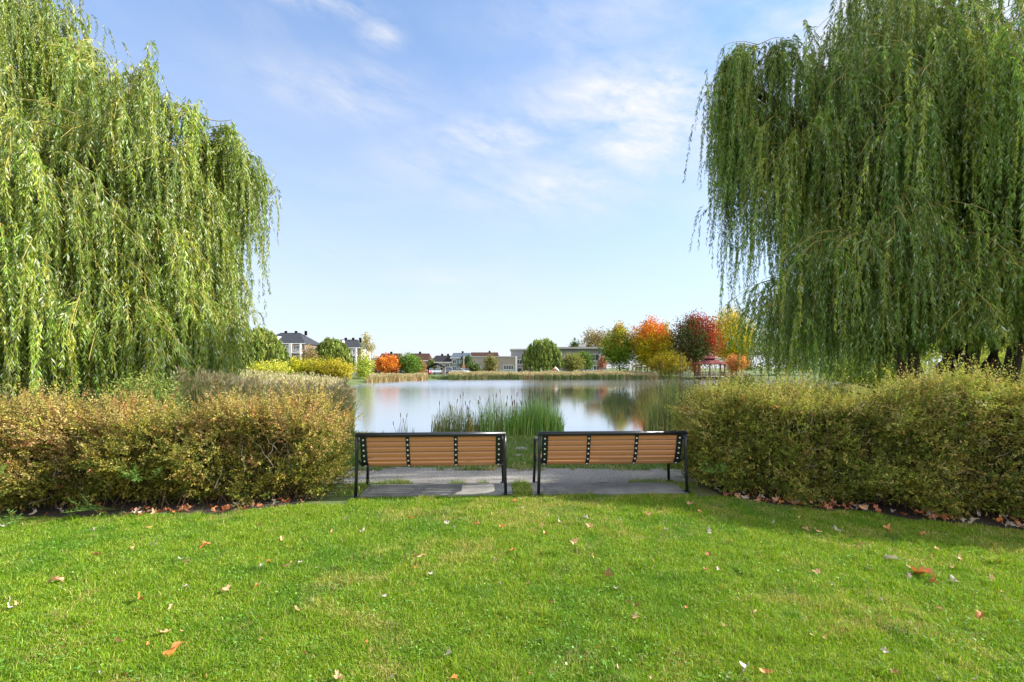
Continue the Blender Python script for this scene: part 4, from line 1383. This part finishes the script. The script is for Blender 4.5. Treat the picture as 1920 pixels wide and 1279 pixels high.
# white railing in front of the school
rl = MB()
Yq = 128
xa, xb = xat(1095, Yq), xat(1150, Yq)
for q in np.arange(xa, xb, .55):
    rl.b2(q - (xa + xb) / 2, q - (xa + xb) / 2 + .12, -.05, .05, 0, 1.1)
fr_ = empty('fence', ((xa + xb) / 2, Yq, 0), 'white picket railing in front of the school', 'fence')
rl.build('picket', 'white', fr_)
MB().b2(-(xb - xa) / 2, (xb - xa) / 2, -.12, -.053, .95, 1.07).b2(-(xb - xa) / 2, (xb - xa) / 2, -.12, -.053, .2, .3).build('rail', 'white', fr_)


# ------------------------------------------------------------------ gazebo
def gazebo():
    Y = 88
    cx = xat(1331, Y); gz = 0.0
    r_ = empty('gazebo', (cx, Y, gz), 'timber gazebo with two tiered red roof on the far right shore', 'gazebo')
    k = 31 / 900 * Y  # half width
    n = 8

    def cone(mb, r0, z0, r1, z1, t=.08):
        vs = []
        for i in range(n):
            a = 2 * math.pi * (i + .5) / n
            vs.append((math.cos(a) * r0, math.sin(a) * r0, z0))
        for i in range(n):
            a = 2 * math.pi * (i + .5) / n
            vs.append((math.cos(a) * r1, math.sin(a) * r1, z1))
        for i in range(n):
            a = 2 * math.pi * (i + .5) / n
            vs.append((math.cos(a) * r0, math.sin(a) * r0, z0 - t))
        fs = [(i, (i + 1) % n, n + (i + 1) % n, n + i) for i in range(n)]
        fs += [(2 * n + i, 2 * n + (i + 1) % n, (i + 1) % n, i) for i in range(n)]
        fs += [tuple(n + i for i in range(n)), tuple(2 * n + i for i in range(n))[::-1]]
        mb.add(vs, fs)
    m1 = MB(); cone(m1, k, 2.35, k * .30, 3.15)
    m1.build('roof', 'red_roof', r_)
    m2 = MB(); cone(m2, k * .42, 3.35, .06, 3.85)
    m2.build('upper_roof', 'red_roof', r_)
    m3 = MB(); cone(m3, k * .26, 3.30, k * .26, 3.34, .2)
    m3.build('lantern', 'dark_wood', r_)
    for i in range(n):
        a = 2 * math.pi * (i + .5) / n
        MB().box((math.cos(a) * k * .82, math.sin(a) * k * .82, 1.15), (.2, .2, 2.3)).build('post', 'wood', r_)
        if i not in (5, 6):
            a2 = 2 * math.pi * (i + 1.5) / n
            p = Vector((math.cos(a), math.sin(a), 0)) * k * .82; q = Vector((math.cos(a2), math.sin(a2), 0)) * k * .82
            mb = MB(); mb.tube([(p.x, p.y, .85), (q.x, q.y, .85)], .05, 4)
            for j in range(1, 7):
                s_ = p.lerp(q, j / 7)
                mb.box((s_.x, s_.y, .45), (.05, .05, .8))
            mb.build('railing', 'wood', r_)
    fl = MB(); cone(fl, k * .9, .12, k * .9, .125, .1)
    fl.build('floor', 'pavement', r_)


gazebo()


def picnic_table(label, px, Y, rz):
    r_ = empty('picnic_table', (xat(px, Y), Y, float(ground_z(np.array([xat(px, Y)]), np.array([Y]))[0])), label, 'table', None, rz)
    MB().box((0, 0, .74), (2.2, .75, .06)).build('tabletop', 'table_wood', r_)
    for s_ in (-1, 1):
        MB().box((0, s_ * .68, .44), (2.2, .28, .05)).build('bench_seat', 'table_wood', r_)
    for s_ in (-1, 1):
        mb = MB()
        mb.tube([(s_ * .8, -.65, 0), (s_ * .8, .15, .70)], .05, 4).tube([(s_ * .8, .65, 0), (s_ * .8, -.15, .70)], .05, 4).tube([(s_ * .8, -.8, .39), (s_ * .8, .8, .39)], .045, 4)
        mb.build('leg', 'table_wood', r_)


picnic_table('brown picnic table in front of the gazebo', 1328, 80.0 + 5.5, .1)
picnic_table('brown picnic table in front of the orange red shrub', 1372, 86.5, -.1)
picnic_table('brown picnic table at the right of the shore tables', 1388, 89.0, .3)


# bent shelter roof on a stone pillar
def shelter():
    Y = 94
    r_ = empty('shelter', (xat(818, Y), Y, 0), 'black bent beam shelter roof on a stone pillar', 'shelter')
    ox = xat(818, Y)

    def p(px, py, dy=0):
        return (xat(px, Y) - ox, dy, zat(py, Y))
    for nm, a, b in (('beam', p(800.5, 690.5), p(817.5, 682)), ('beam', p(816.5, 681.5), p(834, 689))):
        A, B = Vector(a), Vector(b)
        n_ = Vector((-(B - A).z, 0, (B - A).x)).normalized() * .10
        vs = []
        for q in (-.5, 1.6):
            for v in (A + n_, B + n_, B - n_, A - n_):
                vs.append((v.x, q, v.z))
        MB().add(vs, [(0, 1, 2, 3), (7, 6, 5, 4), (0, 4, 5, 1), (1, 5, 6, 2), (2, 6, 7, 3), (3, 7, 4, 0)]).build(nm, 'dark_wood', r_)
    x_ = xat(832, Y) - ox
    MB().b2(x_ - .27, x_ + .27, -.1, .45, -.1, zat(690, Y)).build('pillar', 'stone', r_)
    MB().b2(xat(802, Y) - ox, xat(802, Y) - ox + .16, .4, .6, 0, zat(690, Y)).build('post', 'dark_wood', r_)
    MB().b2(x_ - .36, x_ + .36, -.2, .55, zat(690, Y) + .002, zat(690, Y) + .08).build('capstone', 'slab', r_)


shelter()

# lamp post with sign
Yl = 100
lp = empty('street_lamp', (xat(869.5, Yl), Yl, 0), 'grey lamp post with orange sign in front of the low tan building', 'lamp post')
MB().tube([(0, 0, 0), (0, 0, zat(672, Yl))], [.09, .06], 8).build('pole', 'slab', lp)
MB().box((0, 0, zat(670.5, Yl)), (.32, .32, .5)).build('lamp_head', 'slab', lp)
MB().box((0, -.12, zat(687, Yl)), (.62, .05, .62)).build('sign', 'sign_orange', lp)

# white sculpture and pergola near the green maple
Yp = 92
sp = empty('bird_sculpture', (xat(1183, Yp), Yp, 0), 'white bird shaped sculpture on a slanted base by the far reeds', 'sculpture')
MB().tube([(-.35, 0, 0), (.0, 0, zat(684, Yp))], [.45, .1], 6).build('plinth', 'white', sp)
zb_ = zat(678, Yp)
MB().tube([(-.25, 0, zb_ - .25), (0, 0, zb_ - .1), (.35, 0, zb_ + .1)], [.04, .14, .03], 6).build('bird_body', 'white', sp)
for sx, nm in ((-1, 'wing'), (1, 'wing')):
    MB().add([(0, -.05, zb_ - .05), (.2, -.05, zb_ - .02), (sx * .75, -.1, zb_ + .42), (0, .05, zb_ - .05), (.2, .05, zb_ - .02), (sx * .75, .1, zb_ + .42)],
             [(0, 1, 2), (3, 5, 4), (0, 3, 4, 1), (1, 4, 5, 2), (2, 5, 3, 0)]).build(nm, 'white', sp)
pg = empty('pergola', (xat(1200, 98), 98, 0), 'white post pergola behind the bird sculpture', 'pergola')
for px_ in (1192, 1200, 1209):
    for dy in (0, 2.5):
        MB().box((xat(px_, 98) - xat(1200, 98), dy, .85), (.22, .22, 1.7)).build('post', 'white', pg)
MB().b2(-1.2, 1.3, -.2, .1, 1.70, 1.85).b2(-1.2, 1.3, 2.4, 2.7, 1.70, 1.85).build('beam', 'white', pg)
yb = 93
kb = empty('kayak', (xat(1046, yb), yb, .05), 'white kayak propped upright in the far reeds', 'kayak')
MB().tube([(-.5, 0, 1.75), (-.3, 0, 1.4), (.1, 0, .8), (.5, 0, .2)], [.03, .22, .24, .05], 8).build('hull', 'white', kb, True)
MB().tube([(-.15, -.235, 1.25), (.0, -.235, 1.02)], [.10, .10], 6).build('cockpit', 'dark_wood', kb)
kb = empty('kayak', (xat(1037, yb), yb, .05), 'faded pink kayak propped beside the white one in the far reeds', 'kayak')
MB().tube([(.5, 0, 1.85), (.3, 0, 1.4), (-.1, 0, .8), (-.8, 0, .3)], [.03, .22, .24, .05], 8).build('hull', 'pink', kb, True)
MB().tube([(.15, -.235, 1.25), (.0, -.235, 1.02)], [.10, .10], 6).build('cockpit', 'dark_wood', kb)


# ------------------------------------------------------------------ cars
def car(label, px, Y, col, rz=0.0, tall=1.0):
    r_ = empty('parked_car', (xat(px, Y), Y, .02), label, 'car', 'cars parked along the far street', rz)
    # length along local y, front at -y
    prof = [(-2.15, .28), (-2.2, .62), (-2.05, .82), (-1.1, .98), (-.45, 1.42 * tall), (.9, 1.46 * tall), (1.75, 1.05), (2.1, .95), (2.18, .5), (2.1, .28)]
    MB().sweep([(-2.15, .28), (-2.2, .62), (-2.05, .80), (-1.1, .95), (1.75, 1.0), (2.1, .92), (2.18, .5), (2.1, .28)], -.88, .88).build('body', paint(col), r_, bevel=.06)
    gl = MB()
    a = [(-1.05, .953), (-.4, 1.40 * tall), (.95, 1.42 * tall), (1.7, .998)]
    vs = [(-.80, y, z) if z < 1 else (-.64, y, z) for y, z in a] + [(.80, y, z) if z < 1 else (.64, y, z) for y, z in a]
    gl.add(vs, [(0, 1, 2, 3), (7, 6, 5, 4), (0, 4, 5, 1), (1, 5, 6, 2), (2, 6, 7, 3), (3, 7, 4, 0)])
    gl.build('windows', 'glass', r_).name = 'cabin_glass'
    MB().b2(-.66, .66, -.40, .96, 1.42 * tall, 1.46 * tall).build('roof', paint(col), r_, bevel=.02)
    for sx in (-1, 1):
        for sy in (-1.35, 1.35):
            wl = MB().tube([(sx * .72, sy, .33), (sx * .92, sy, .33)], .33, 12).build('wheel', 'tyre', r_)
            MB().tube([(sx * .90, sy, .33), (sx * .935, sy, .33)], .19, 8).build('rim', 'steel', wl)
        MB().b2(sx * .68 - .15, sx * .68 + .15, -2.225, -2.16, .58, .72).build('headlight', 'white', r_)
        MB().b2(sx * .72 - .12, sx * .72 + .12, 2.14, 2.20, .62, .78).build('taillight', 'red_roof', r_)


Yc = 122
car('dark car parked under the orange tree', 728, 112, (.03, .03, .035), 1.45)
car('black car parked right of the orange tree trunk', 739, 113, (.02, .02, .025), 1.5)
car('silver car parked between the orange tree and round green tree', 752, 116, (.5, .5, .52), 1.3)
car('teal grey car parked behind the round green tree', 783, Yc, (.20, .32, .34), .1)
car('red car parked in front of the brown roofed brick house', 793, 118, (.36, .03, .03), 1.2)
car('white car parked under the bent shelter roof', 808, Yc, (.7, .7, .7), .15)
car('pale grey car parked beside the stone pillar on its left', 821, Yc, (.48, .52, .53), .1)
car('black car parked right of the stone pillar', 838, Yc, (.03, .03, .035), .3)
car('white van like car parked behind the black one', 843, 129, (.75, .75, .75), 1.5, 1.25)
car('white car parked in front of the blue grey house', 863, Yc, (.72, .72, .70), 1.3)
car('grey car parked left of the dark shrub', 875, 126, (.3, .34, .34), .1)


# ------------------------------------------------------------------ slabs and benches
def slab(label, x0, x1, y0, y1, rz):
    cx, cy = (x0 + x1) / 2, (y0 + y1) / 2
    r_ = MB().b2(-(x1 - x0) / 2, (x1 - x0) / 2, -(y1 - y0) / 2, (y1 - y0) / 2, -.08, .028).build('concrete_slab', 'concrete', None, bevel=.008)
    r_.location = (cx, cy, 0)
    r_.rotation_euler = (0, 0, rz)
    tag(r_, label, 'slab')
    return r_


LROT = math.atan2(.12, 1.84)
RROT = math.atan2(.10, 1.9)
slab('weathered concrete slab under the left bench', -1.90, .0, 5.97, 6.53, LROT * .7)
slab('weathered concrete slab under the right bench', .25, 2.22, 6.03, 6.58, RROT * .6)


def bench(label, x, y, rz, Lh):
    """origin at the middle of the rear feet line; +y is towards the water"""
    r_ = empty('park_bench', (x, y, 0.028), label, 'bench', None, rz)
    h = Lh / 2
    # curve of the slatted shell (y, z) from the top of the back to the front of the seat
    back = [(.030, .690), (.046, .623), (.062, .556), (.080, .489), (.104, .422), (.150, .362)]
    nrm = []
    for i in range(6):
        a = back[max(0, i - 1)]; b = back[min(5, i + 1)]
        ty, tz = b[0] - a[0], b[1] - a[1]
        l = math.hypot(ty, tz)
        nrm.append((ty / l, tz / l))
    def slat(mb, c, t, wd, th, x0, x1):
        ty, tz = t; ny_, nz_ = -tz, ty     # normal towards the water side
        hw, ht = wd / 2, th / 2
        ch = .012
        pr = []
        for a, b in ((-hw, -ht + ch), (-hw + ch, -ht), (hw - ch, -ht), (hw, -ht + ch), (hw, ht - ch), (hw - ch, ht), (-hw + ch, ht), (-hw, ht - ch)):
            pr.append((c[0] + ty * a + ny_ * b, c[1] + tz * a + nz_ * b))
        mb.sweep(pr, x0, x1)
    mb = MB()
    for c, t in zip(back, nrm):
        slat(mb, c, t, .063, .036, -h + .075, h - .075)
    mb.build('backrest', 'slat', r_)
    seat = [(.225, .335), (.31, .333), (.395, .345), (.47, .36), (.545, .37)]
    mb = MB()
    for i, c in enumerate(seat):
        a = seat[max(0, i - 1)]; b = seat[min(4, i + 1)]
        l = math.hypot(b[0] - a[0], b[1] - a[1])
        slat(mb, c, ((b[0] - a[0]) / l, (b[1] - a[1]) / l), .068, .032, -h + .075, h - .075)
    mb.build('seat', 'slat', r_)
    # top rail
    MB().tube([(-h + .0, .0, .748), (h - .0, .0, .748)], .028, 14).build('top_rail', 'black_metal', r_, True)
    # straps behind the slats with their bolts
    pts = back + seat
    for xs, wd in ((-h + .085, .078), (-h / 3 + .01, .046), (h / 3 - .01, .046), (h - .085, .078)):
        off = .0235
        def shift(i, o_):
            a = pts[max(0, i - 1)]; b = pts[min(len(pts) - 1, i + 1)]
            ty, tz = b[0] - a[0], b[1] - a[1]; l = math.hypot(ty, tz)
            return (pts[i][0] + tz / l * o_, pts[i][1] - ty / l * o_)
        outer = [shift(i, off) for i in range(len(pts))]
        inner = [shift(i, off - .006) for i in range(len(pts))]
        e0 = (outer[0][0] - .012, outer[0][1] + .035)
        prof = [e0] + outer + inner[::-1] + [(e0[0] + .006, e0[1])]
        st = MB().sweep(prof, xs - wd / 2, xs + wd / 2).build('bracket', 'black_metal', r_)
        for i in range(6):
            c = shift(i, off + .0005); d = shift(i, off + .007)
            MB().tube([(xs, c[0], c[1]), (xs, d[0], d[1])], [.0115, .009], 10).build('bolt', 'steel', st)
    for s_ in (-1, 1):
        X = s_ * (h - .012)
        lg = MB().tube([(X + s_ * .012, -.012, .0), (X + s_ * .004, -.004, .25), (X, .0, .55), (X, .0, .748)], .0195, 12).build('leg', 'black_metal', r_, True)
        MB().b2(X + s_ * .012 - .04, X + s_ * .012 + .04, -.05, .03, 0, .008).build('foot_plate', 'black_metal', lg)
        lg = MB().tube([(X + s_ * .01, .60, 0), (X, .585, .25), (X, .57, .45), (X, .555, .56), (X, .52, .615), (X, .46, .63)], .0195, 12).build('leg', 'black_metal', r_, True)
        MB().b2(X - .03, X + .05, .56, .64, 0, .008).build('foot_plate', 'black_metal', lg)
        MB().tube([(X, .46, .63), (X, .30, .64), (X, .12, .655), (X, .0, .69)], .0195, 12).build('armrest', 'black_metal', r_, True)
        # side plate that carries seat and back
        MB().tube([(X - s_ * .02, .02, .43), (X - s_ * .02, .20, .33), (X - s_ * .02, .56, .335)], .014, 8).build('seat_support', 'black_metal', r_, True)
    return r_


bench('left park bench with wooden slats and black steel frame seen from behind', (-1.914 - .08) / 2, 5.945, LROT, 1.84)
bench('right park bench with wooden slats and black steel frame seen from behind', (.327 + 2.227) / 2, 6.06, RROT, 1.895)


# ------------------------------------------------------------------ shore rocks
def rock(label, x, y, s, z=None):
    me = bpy.data.meshes.new('rock')
    import bmesh
    bm = bmesh.new()
    bmesh.ops.create_icosphere(bm, subdivisions=3, radius=1)
    for v in bm.verts:
        n_ = math.sin(v.co.x * 3.1 + x) * .12 + math.sin(v.co.y * 4.3 + y) * .1 + math.sin(v.co.z * 5 + x * y) * .08
        v.co *= 1 + n_
        v.co.x *= s; v.co.y *= s * .7; v.co.z *= s * .32
    bm.to_mesh(me); bm.free()
    me.polygons.foreach_set('use_smooth', [True] * len(me.polygons))
    o = link_mesh('rock', me, 'rock')
    o.location = (x, y, float(ground_z(np.array([x]), np.array([y]))[0]) + .02)
    tag(o, label, 'rock')


rock('flat grey rock in the grass seen between the two benches', .18, 10.3, .17)
rock('small pale rock lower in the gap between the benches', .10, 8.9, .09)
rock('dark grey boulder on the shore in front of the gazebo', xat(1332, 84), 83.2, .9)
rock('dark boulder on the shore right of the gazebo', xat(1378, 83), 82.5, .8)
rock('low boulder on the shore left of the gazebo', xat(1300, 84), 84.5, .7)

# ------------------------------------------------------------------ fallen leaves
LEAFCOL = {'orange': (.60, .22, .06), 'tan': (.66, .38, .20), 'white': (.50, .43, .35), 'brown': (.30, .13, .055), 'yellow': (.66, .52, .12), 'grey': (.48, .42, .34), 'rust': (.42, .13, .05)}


def leaf_mesh(style, curl, fold, seed):
    r = random.Random(seed)
    N = 60
    pts = []
    for i in range(N):
        a = 2 * math.pi * i / N
        if style == 'maple':
            lob = .30 + .70 * abs(math.cos(2.5 * (a))) ** .9
            lob *= 1 - .35 * max(0, -math.cos(a)) + .06 * math.sin(13 * a)
            x, y = math.cos(a) * lob, math.sin(a) * lob * .95
        elif style == 'oak':
            lob = 1 + .42 * math.cos(7 * a)
            x, y = math.cos(a), math.sin(a) * .50 * lob
            x *= (1 + .05 * math.cos(7 * a))
        else:
            x, y = math.cos(a), math.sin(a) * .26
        pts.append((x, y))
    V, F = [], []
    rings = [0, .34, .68, 1]
    V.append((0, 0, 0))
    for q in rings[1:]:
        for x, y in pts:
            V.append((x * q, y * q, 0))
    for i in range(N):
        F.append((0, 1 + i, 1 + (i + 1) % N))
        for k in range(2):
            a, b = 1 + k * N + i, 1 + k * N + (i + 1) % N
            F.append((a, a + N, b + N, b))
    out = []
    ph = r.uniform(0, 6)
    for x, y, z in V:
        z = curl * (x * x) + fold * abs(y) + .10 * math.sin(3.1 * x + ph) * y + .06 * math.sin(5 * y + 3 * x + ph)
        out.append((x * (1 - .25 * abs(curl) * x * x), y * (1 - .35 * abs(fold)), z))
    # stalk
    o = len(out)
    out += [(-.95, -.02, out[1 + 2 * N + N // 2][2]), (-.95, .02, out[1 + 2 * N + N // 2][2]), (-1.5, .02, out[0][2] + .1), (-1.5, -.015, out[0][2] + .1)]
    F.append((o, o + 1, o + 2, o + 3))
    me = bpy.data.meshes.new('leaf')
    me.from_pydata(out, [], F)
    me.update()
    me.polygons.foreach_set('use_smooth', [True] * len(me.polygons))
    return me


protos = {}
for c, rgb in LEAFCOL.items():
    for st in ('maple', 'oak', 'lance'):
        for k, (cu, fo) in enumerate(((.35, .25), (-.30, .55), (.65, .1))):
            me = leaf_mesh(st, cu, fo, hash((len(c), k)) % 99)
            a = me.attributes.new('tint', 'FLOAT_COLOR', 'POINT')
            for i, v in enumerate(me.vertices):
                f_ = 1 + .22 * math.sin(v.co.x * 5 + k) * math.cos(v.co.y * 7)
                a.data[i].color = (rgb[0] * f_, rgb[1] * f_ * .98, rgb[2] * f_, 1)
            me.materials.append(M['dryleaf'])
            protos[(c, st, k)] = me

LV = [  # px, py, colour, style, size
    (105, 1085, 'tan', 'oak', 34), (262, 1120, 'orange', 'maple', 30), (320, 1135, 'tan', 'oak', 18), (421, 1105, 'tan', 'oak', 28), (484, 1095, 'white', 'maple', 20),
    (560, 1142, 'tan', 'oak', 26), (223, 1200, 'tan', 'oak', 24), (305, 1184, 'tan', 'oak', 32), (325, 1220, 'orange', 'oak', 50), (20, 1122, 'grey', 'maple', 26),
    (21, 1137, 'white', 'maple', 22), (180, 1037, 'brown', 'oak', 20), (246, 1026, 'tan', 'maple', 12), (289, 1019, 'white', 'oak', 16), (383, 1021, 'orange', 'oak', 24),
    (507, 1050, 'orange', 'maple', 20), (541, 1058, 'tan', 'oak', 22), (562, 1053, 'grey', 'maple', 14), (528, 1009, 'tan', 'maple', 14), (340, 1046, 'grey', 'oak', 14),
    (174, 993, 'white', 'oak', 12), (8, 985, 'white', 'maple', 16), (283, 987, 'yellow', 'lance', 20), (485, 981, 'brown', 'maple', 12), (622, 996, 'tan', 'oak', 14),
    (680, 996, 'white', 'oak', 18), (648, 972, 'grey', 'oak', 14), (770, 969, 'orange', 'oak', 20), (838, 979, 'grey', 'maple', 14), (852, 988, 'white', 'oak', 10), (940, 986, 'orange', 'oak', 14),
    (960, 1030, 'orange', 'maple', 20), (807, 1075, 'white', 'maple', 18), (721, 1116, 'white', 'maple', 16), (775, 1095, 'yellow', 'lance', 20), (795, 1038, 'yellow', 'lance', 20),
    (840, 1223, 'white', 'maple', 26), (852, 1268, 'orange', 'oak', 24), (635, 1270, 'tan', 'oak', 40), (735, 1267, 'grey', 'oak', 18), (982, 951, 'white', 'oak', 16), (965, 938, 'rust', 'oak', 14),
    (1016, 984, 'tan', 'oak', 12), (1022, 999, 'orange', 'maple', 12), (1099, 969, 'white', 'maple', 18), (1107, 985, 'tan', 'maple', 22), (1076, 1014, 'tan', 'oak', 20), (1112, 1041, 'yellow', 'lance', 14),
    (1139, 1077, 'brown', 'maple', 26), (1153, 1100, 'grey', 'oak', 16), (1191, 1155, 'tan', 'maple', 20), (1286, 1136, 'orange', 'maple', 12), (1358, 1171, 'tan', 'oak', 16), (1248, 992, 'white', 'maple', 16),
    (1213, 963, 'tan', 'oak', 20), (1330, 994, 'white', 'oak', 16), (1288, 942, 'tan', 'oak', 18), (1312, 957, 'orange', 'maple', 12), (1224, 1048, 'tan', 'lance', 16), (1327, 1038, 'rust', 'oak', 14),
    (1326, 1066, 'rust', 'oak', 20), (1529, 1071, 'tan', 'oak', 22), (1531, 993, 'tan', 'maple', 18), (1567, 990, 'white', 'oak', 22), (1510, 990, 'tan', 'oak', 16), (1500, 968, 'tan', 'maple', 12),
    (1664, 991, 'orange', 'maple', 20), (1612, 1015, 'orange', 'oak', 12), (1669, 1045, 'white', 'oak', 34), (1703, 1077, 'white', 'oak', 22), (1729, 1072, 'orange', 'oak', 48), (1752, 1084, 'orange', 'maple', 30),
    (1790, 1088, 'grey', 'maple', 26), (1756, 1028, 'tan', 'oak', 22), (1799, 1044, 'tan', 'oak', 16), (1732, 1000, 'orange', 'maple', 16), (1858, 1085, 'tan', 'oak', 22), (1876, 1107, 'orange', 'oak', 16),
    (1838, 1150, 'rust', 'oak', 28), (1545, 1194, 'tan', 'oak', 14), (1398, 1248, 'white', 'maple', 34), (1432, 1255, 'orange', 'lance', 36), (1678, 1258, 'brown', 'maple', 28), (1160, 1250, 'tan', 'lance', 22),
    (1786, 1062, 'tan', 'maple', 14), (1450, 978, 'white', 'lance', 22), (990, 1092, 'tan', 'maple', 14)]
rl_ = random.Random(5)
for _ in range(60):
    py = 975 + 300 * rl_.random() ** 1.2
    px = rl_.uniform(15, 1905)
    if px < 640 and py < 1000 or px > 1500 and py < 1010: continue
    LV.append((round(px), round(py), rl_.choice(['tan', 'brown', 'grey', 'rust', 'orange', 'white', 'tan']), rl_.choice(['oak', 'oak', 'lance', 'maple']), rl_.uniform(9, 17)))
CNAME = {'orange': 'orange', 'tan': 'tan', 'white': 'whitish', 'brown': 'dark brown', 'yellow': 'yellow', 'grey': 'greyish', 'rust': 'rust red'}
SNAME = {'maple': 'curled', 'oak': 'lobed', 'lance': 'narrow'}


def zone(px, py):
    c = 'far left' if px < 320 else 'left' if px < 640 else 'middle left' if px < 960 else 'middle right' if px < 1280 else 'right' if px < 1600 else 'far right'
    r_ = 'by the benches' if py < 1010 else 'halfway down the lawn' if py < 1100 else 'on near lawn' if py < 1190 else 'at the bottom edge'
    return f'{r_}, {c}'


recs = {}
for L_ in LV:
    recs.setdefault((CNAME[L_[2]], SNAME[L_[3]], zone(L_[0], L_[1])), []).append(L_)
ORD = ['first', 'second', 'third', 'fourth', 'fifth', 'sixth', 'seventh', 'eighth', 'ninth', 'tenth', 'eleventh', 'twelfth']


def put_leaf(x, y, z, c, st, size, label, group, tilt=.35):
    me = protos[(c, st, random.randrange(3))]
    o = bpy.data.objects.new('fallen_leaf', me)
    C.objects.link(o)
    o.location = (x, y, z)
    o.scale = (size, size * random.uniform(.55, 1.0), size * random.uniform(.8, 1.6))
    o.rotation_euler = (random.gauss(0, tilt), random.gauss(0, tilt), random.uniform(0, 6.28))
    tag(o, label, 'leaf', group)
    return o


for (cn, sn, zn), ls in recs.items():
    ls.sort()
    for i, (px, py, c, st, sz) in enumerate(ls):
        Y = 1.56 * 900 / (py - 690)
        lab = f'{cn} {sn} fallen leaf {zn}'
        if len(ls) > 1:
            lab += f', {ORD[i]} from the left'
        put_leaf(xat(px, Y), Y, .032, c, st, sz / 900 * Y * .46, lab, 'fallen leaves on the lawn', .45)

for front, side, n_ in ((LH_FRONT, 'left', 60), (RH_FRONT, 'right', 130)):
    fx = [p[0] for p in front]; fy = [p[1] for p in front]
    for i in range(n_):
        st_ = random.choice(['maple', 'oak'])
        x = random.uniform(max(fx[0], -6.3), min(fx[-1], 6.0))
        if side == 'left' and random.random() < .4: x = random.uniform(-4.2, -2.4)
        y = float(np.interp(x, fx, fy)) - .11 + abs(random.gauss(0, .14))
        c = random.choice(['rust', 'brown', 'orange', 'tan', 'white', 'rust', 'brown', 'grey'])
        put_leaf(x, y, random.uniform(.02, .06), c, st_, random.uniform(.035, .065),
                 f'{CNAME[c]} {SNAME[st_]} fallen leaf in the litter along the foot of the {side} hedge', f'leaf litter along the foot of the {side} hedge', .5)
for px, py, c in ((1097, 874, 'orange'), (982, 872, 'yellow'), (1102, 905, 'white'), (700, 890, 'white')):
    Y = 1.6 * 900 / (py - 690)
    w_ = {(1097): 'orange star shaped leaf on the path edge under the right bench', 982: 'yellow leaf on the path edge in the gap between the benches', 1102: 'small white leaf on the gravel path under the right bench', 700: 'small white leaf on the gravel path under the left bench'}[px]
    put_leaf(xat(px, Y), Y, .03, c, 'maple', .05, w_, None, .3)
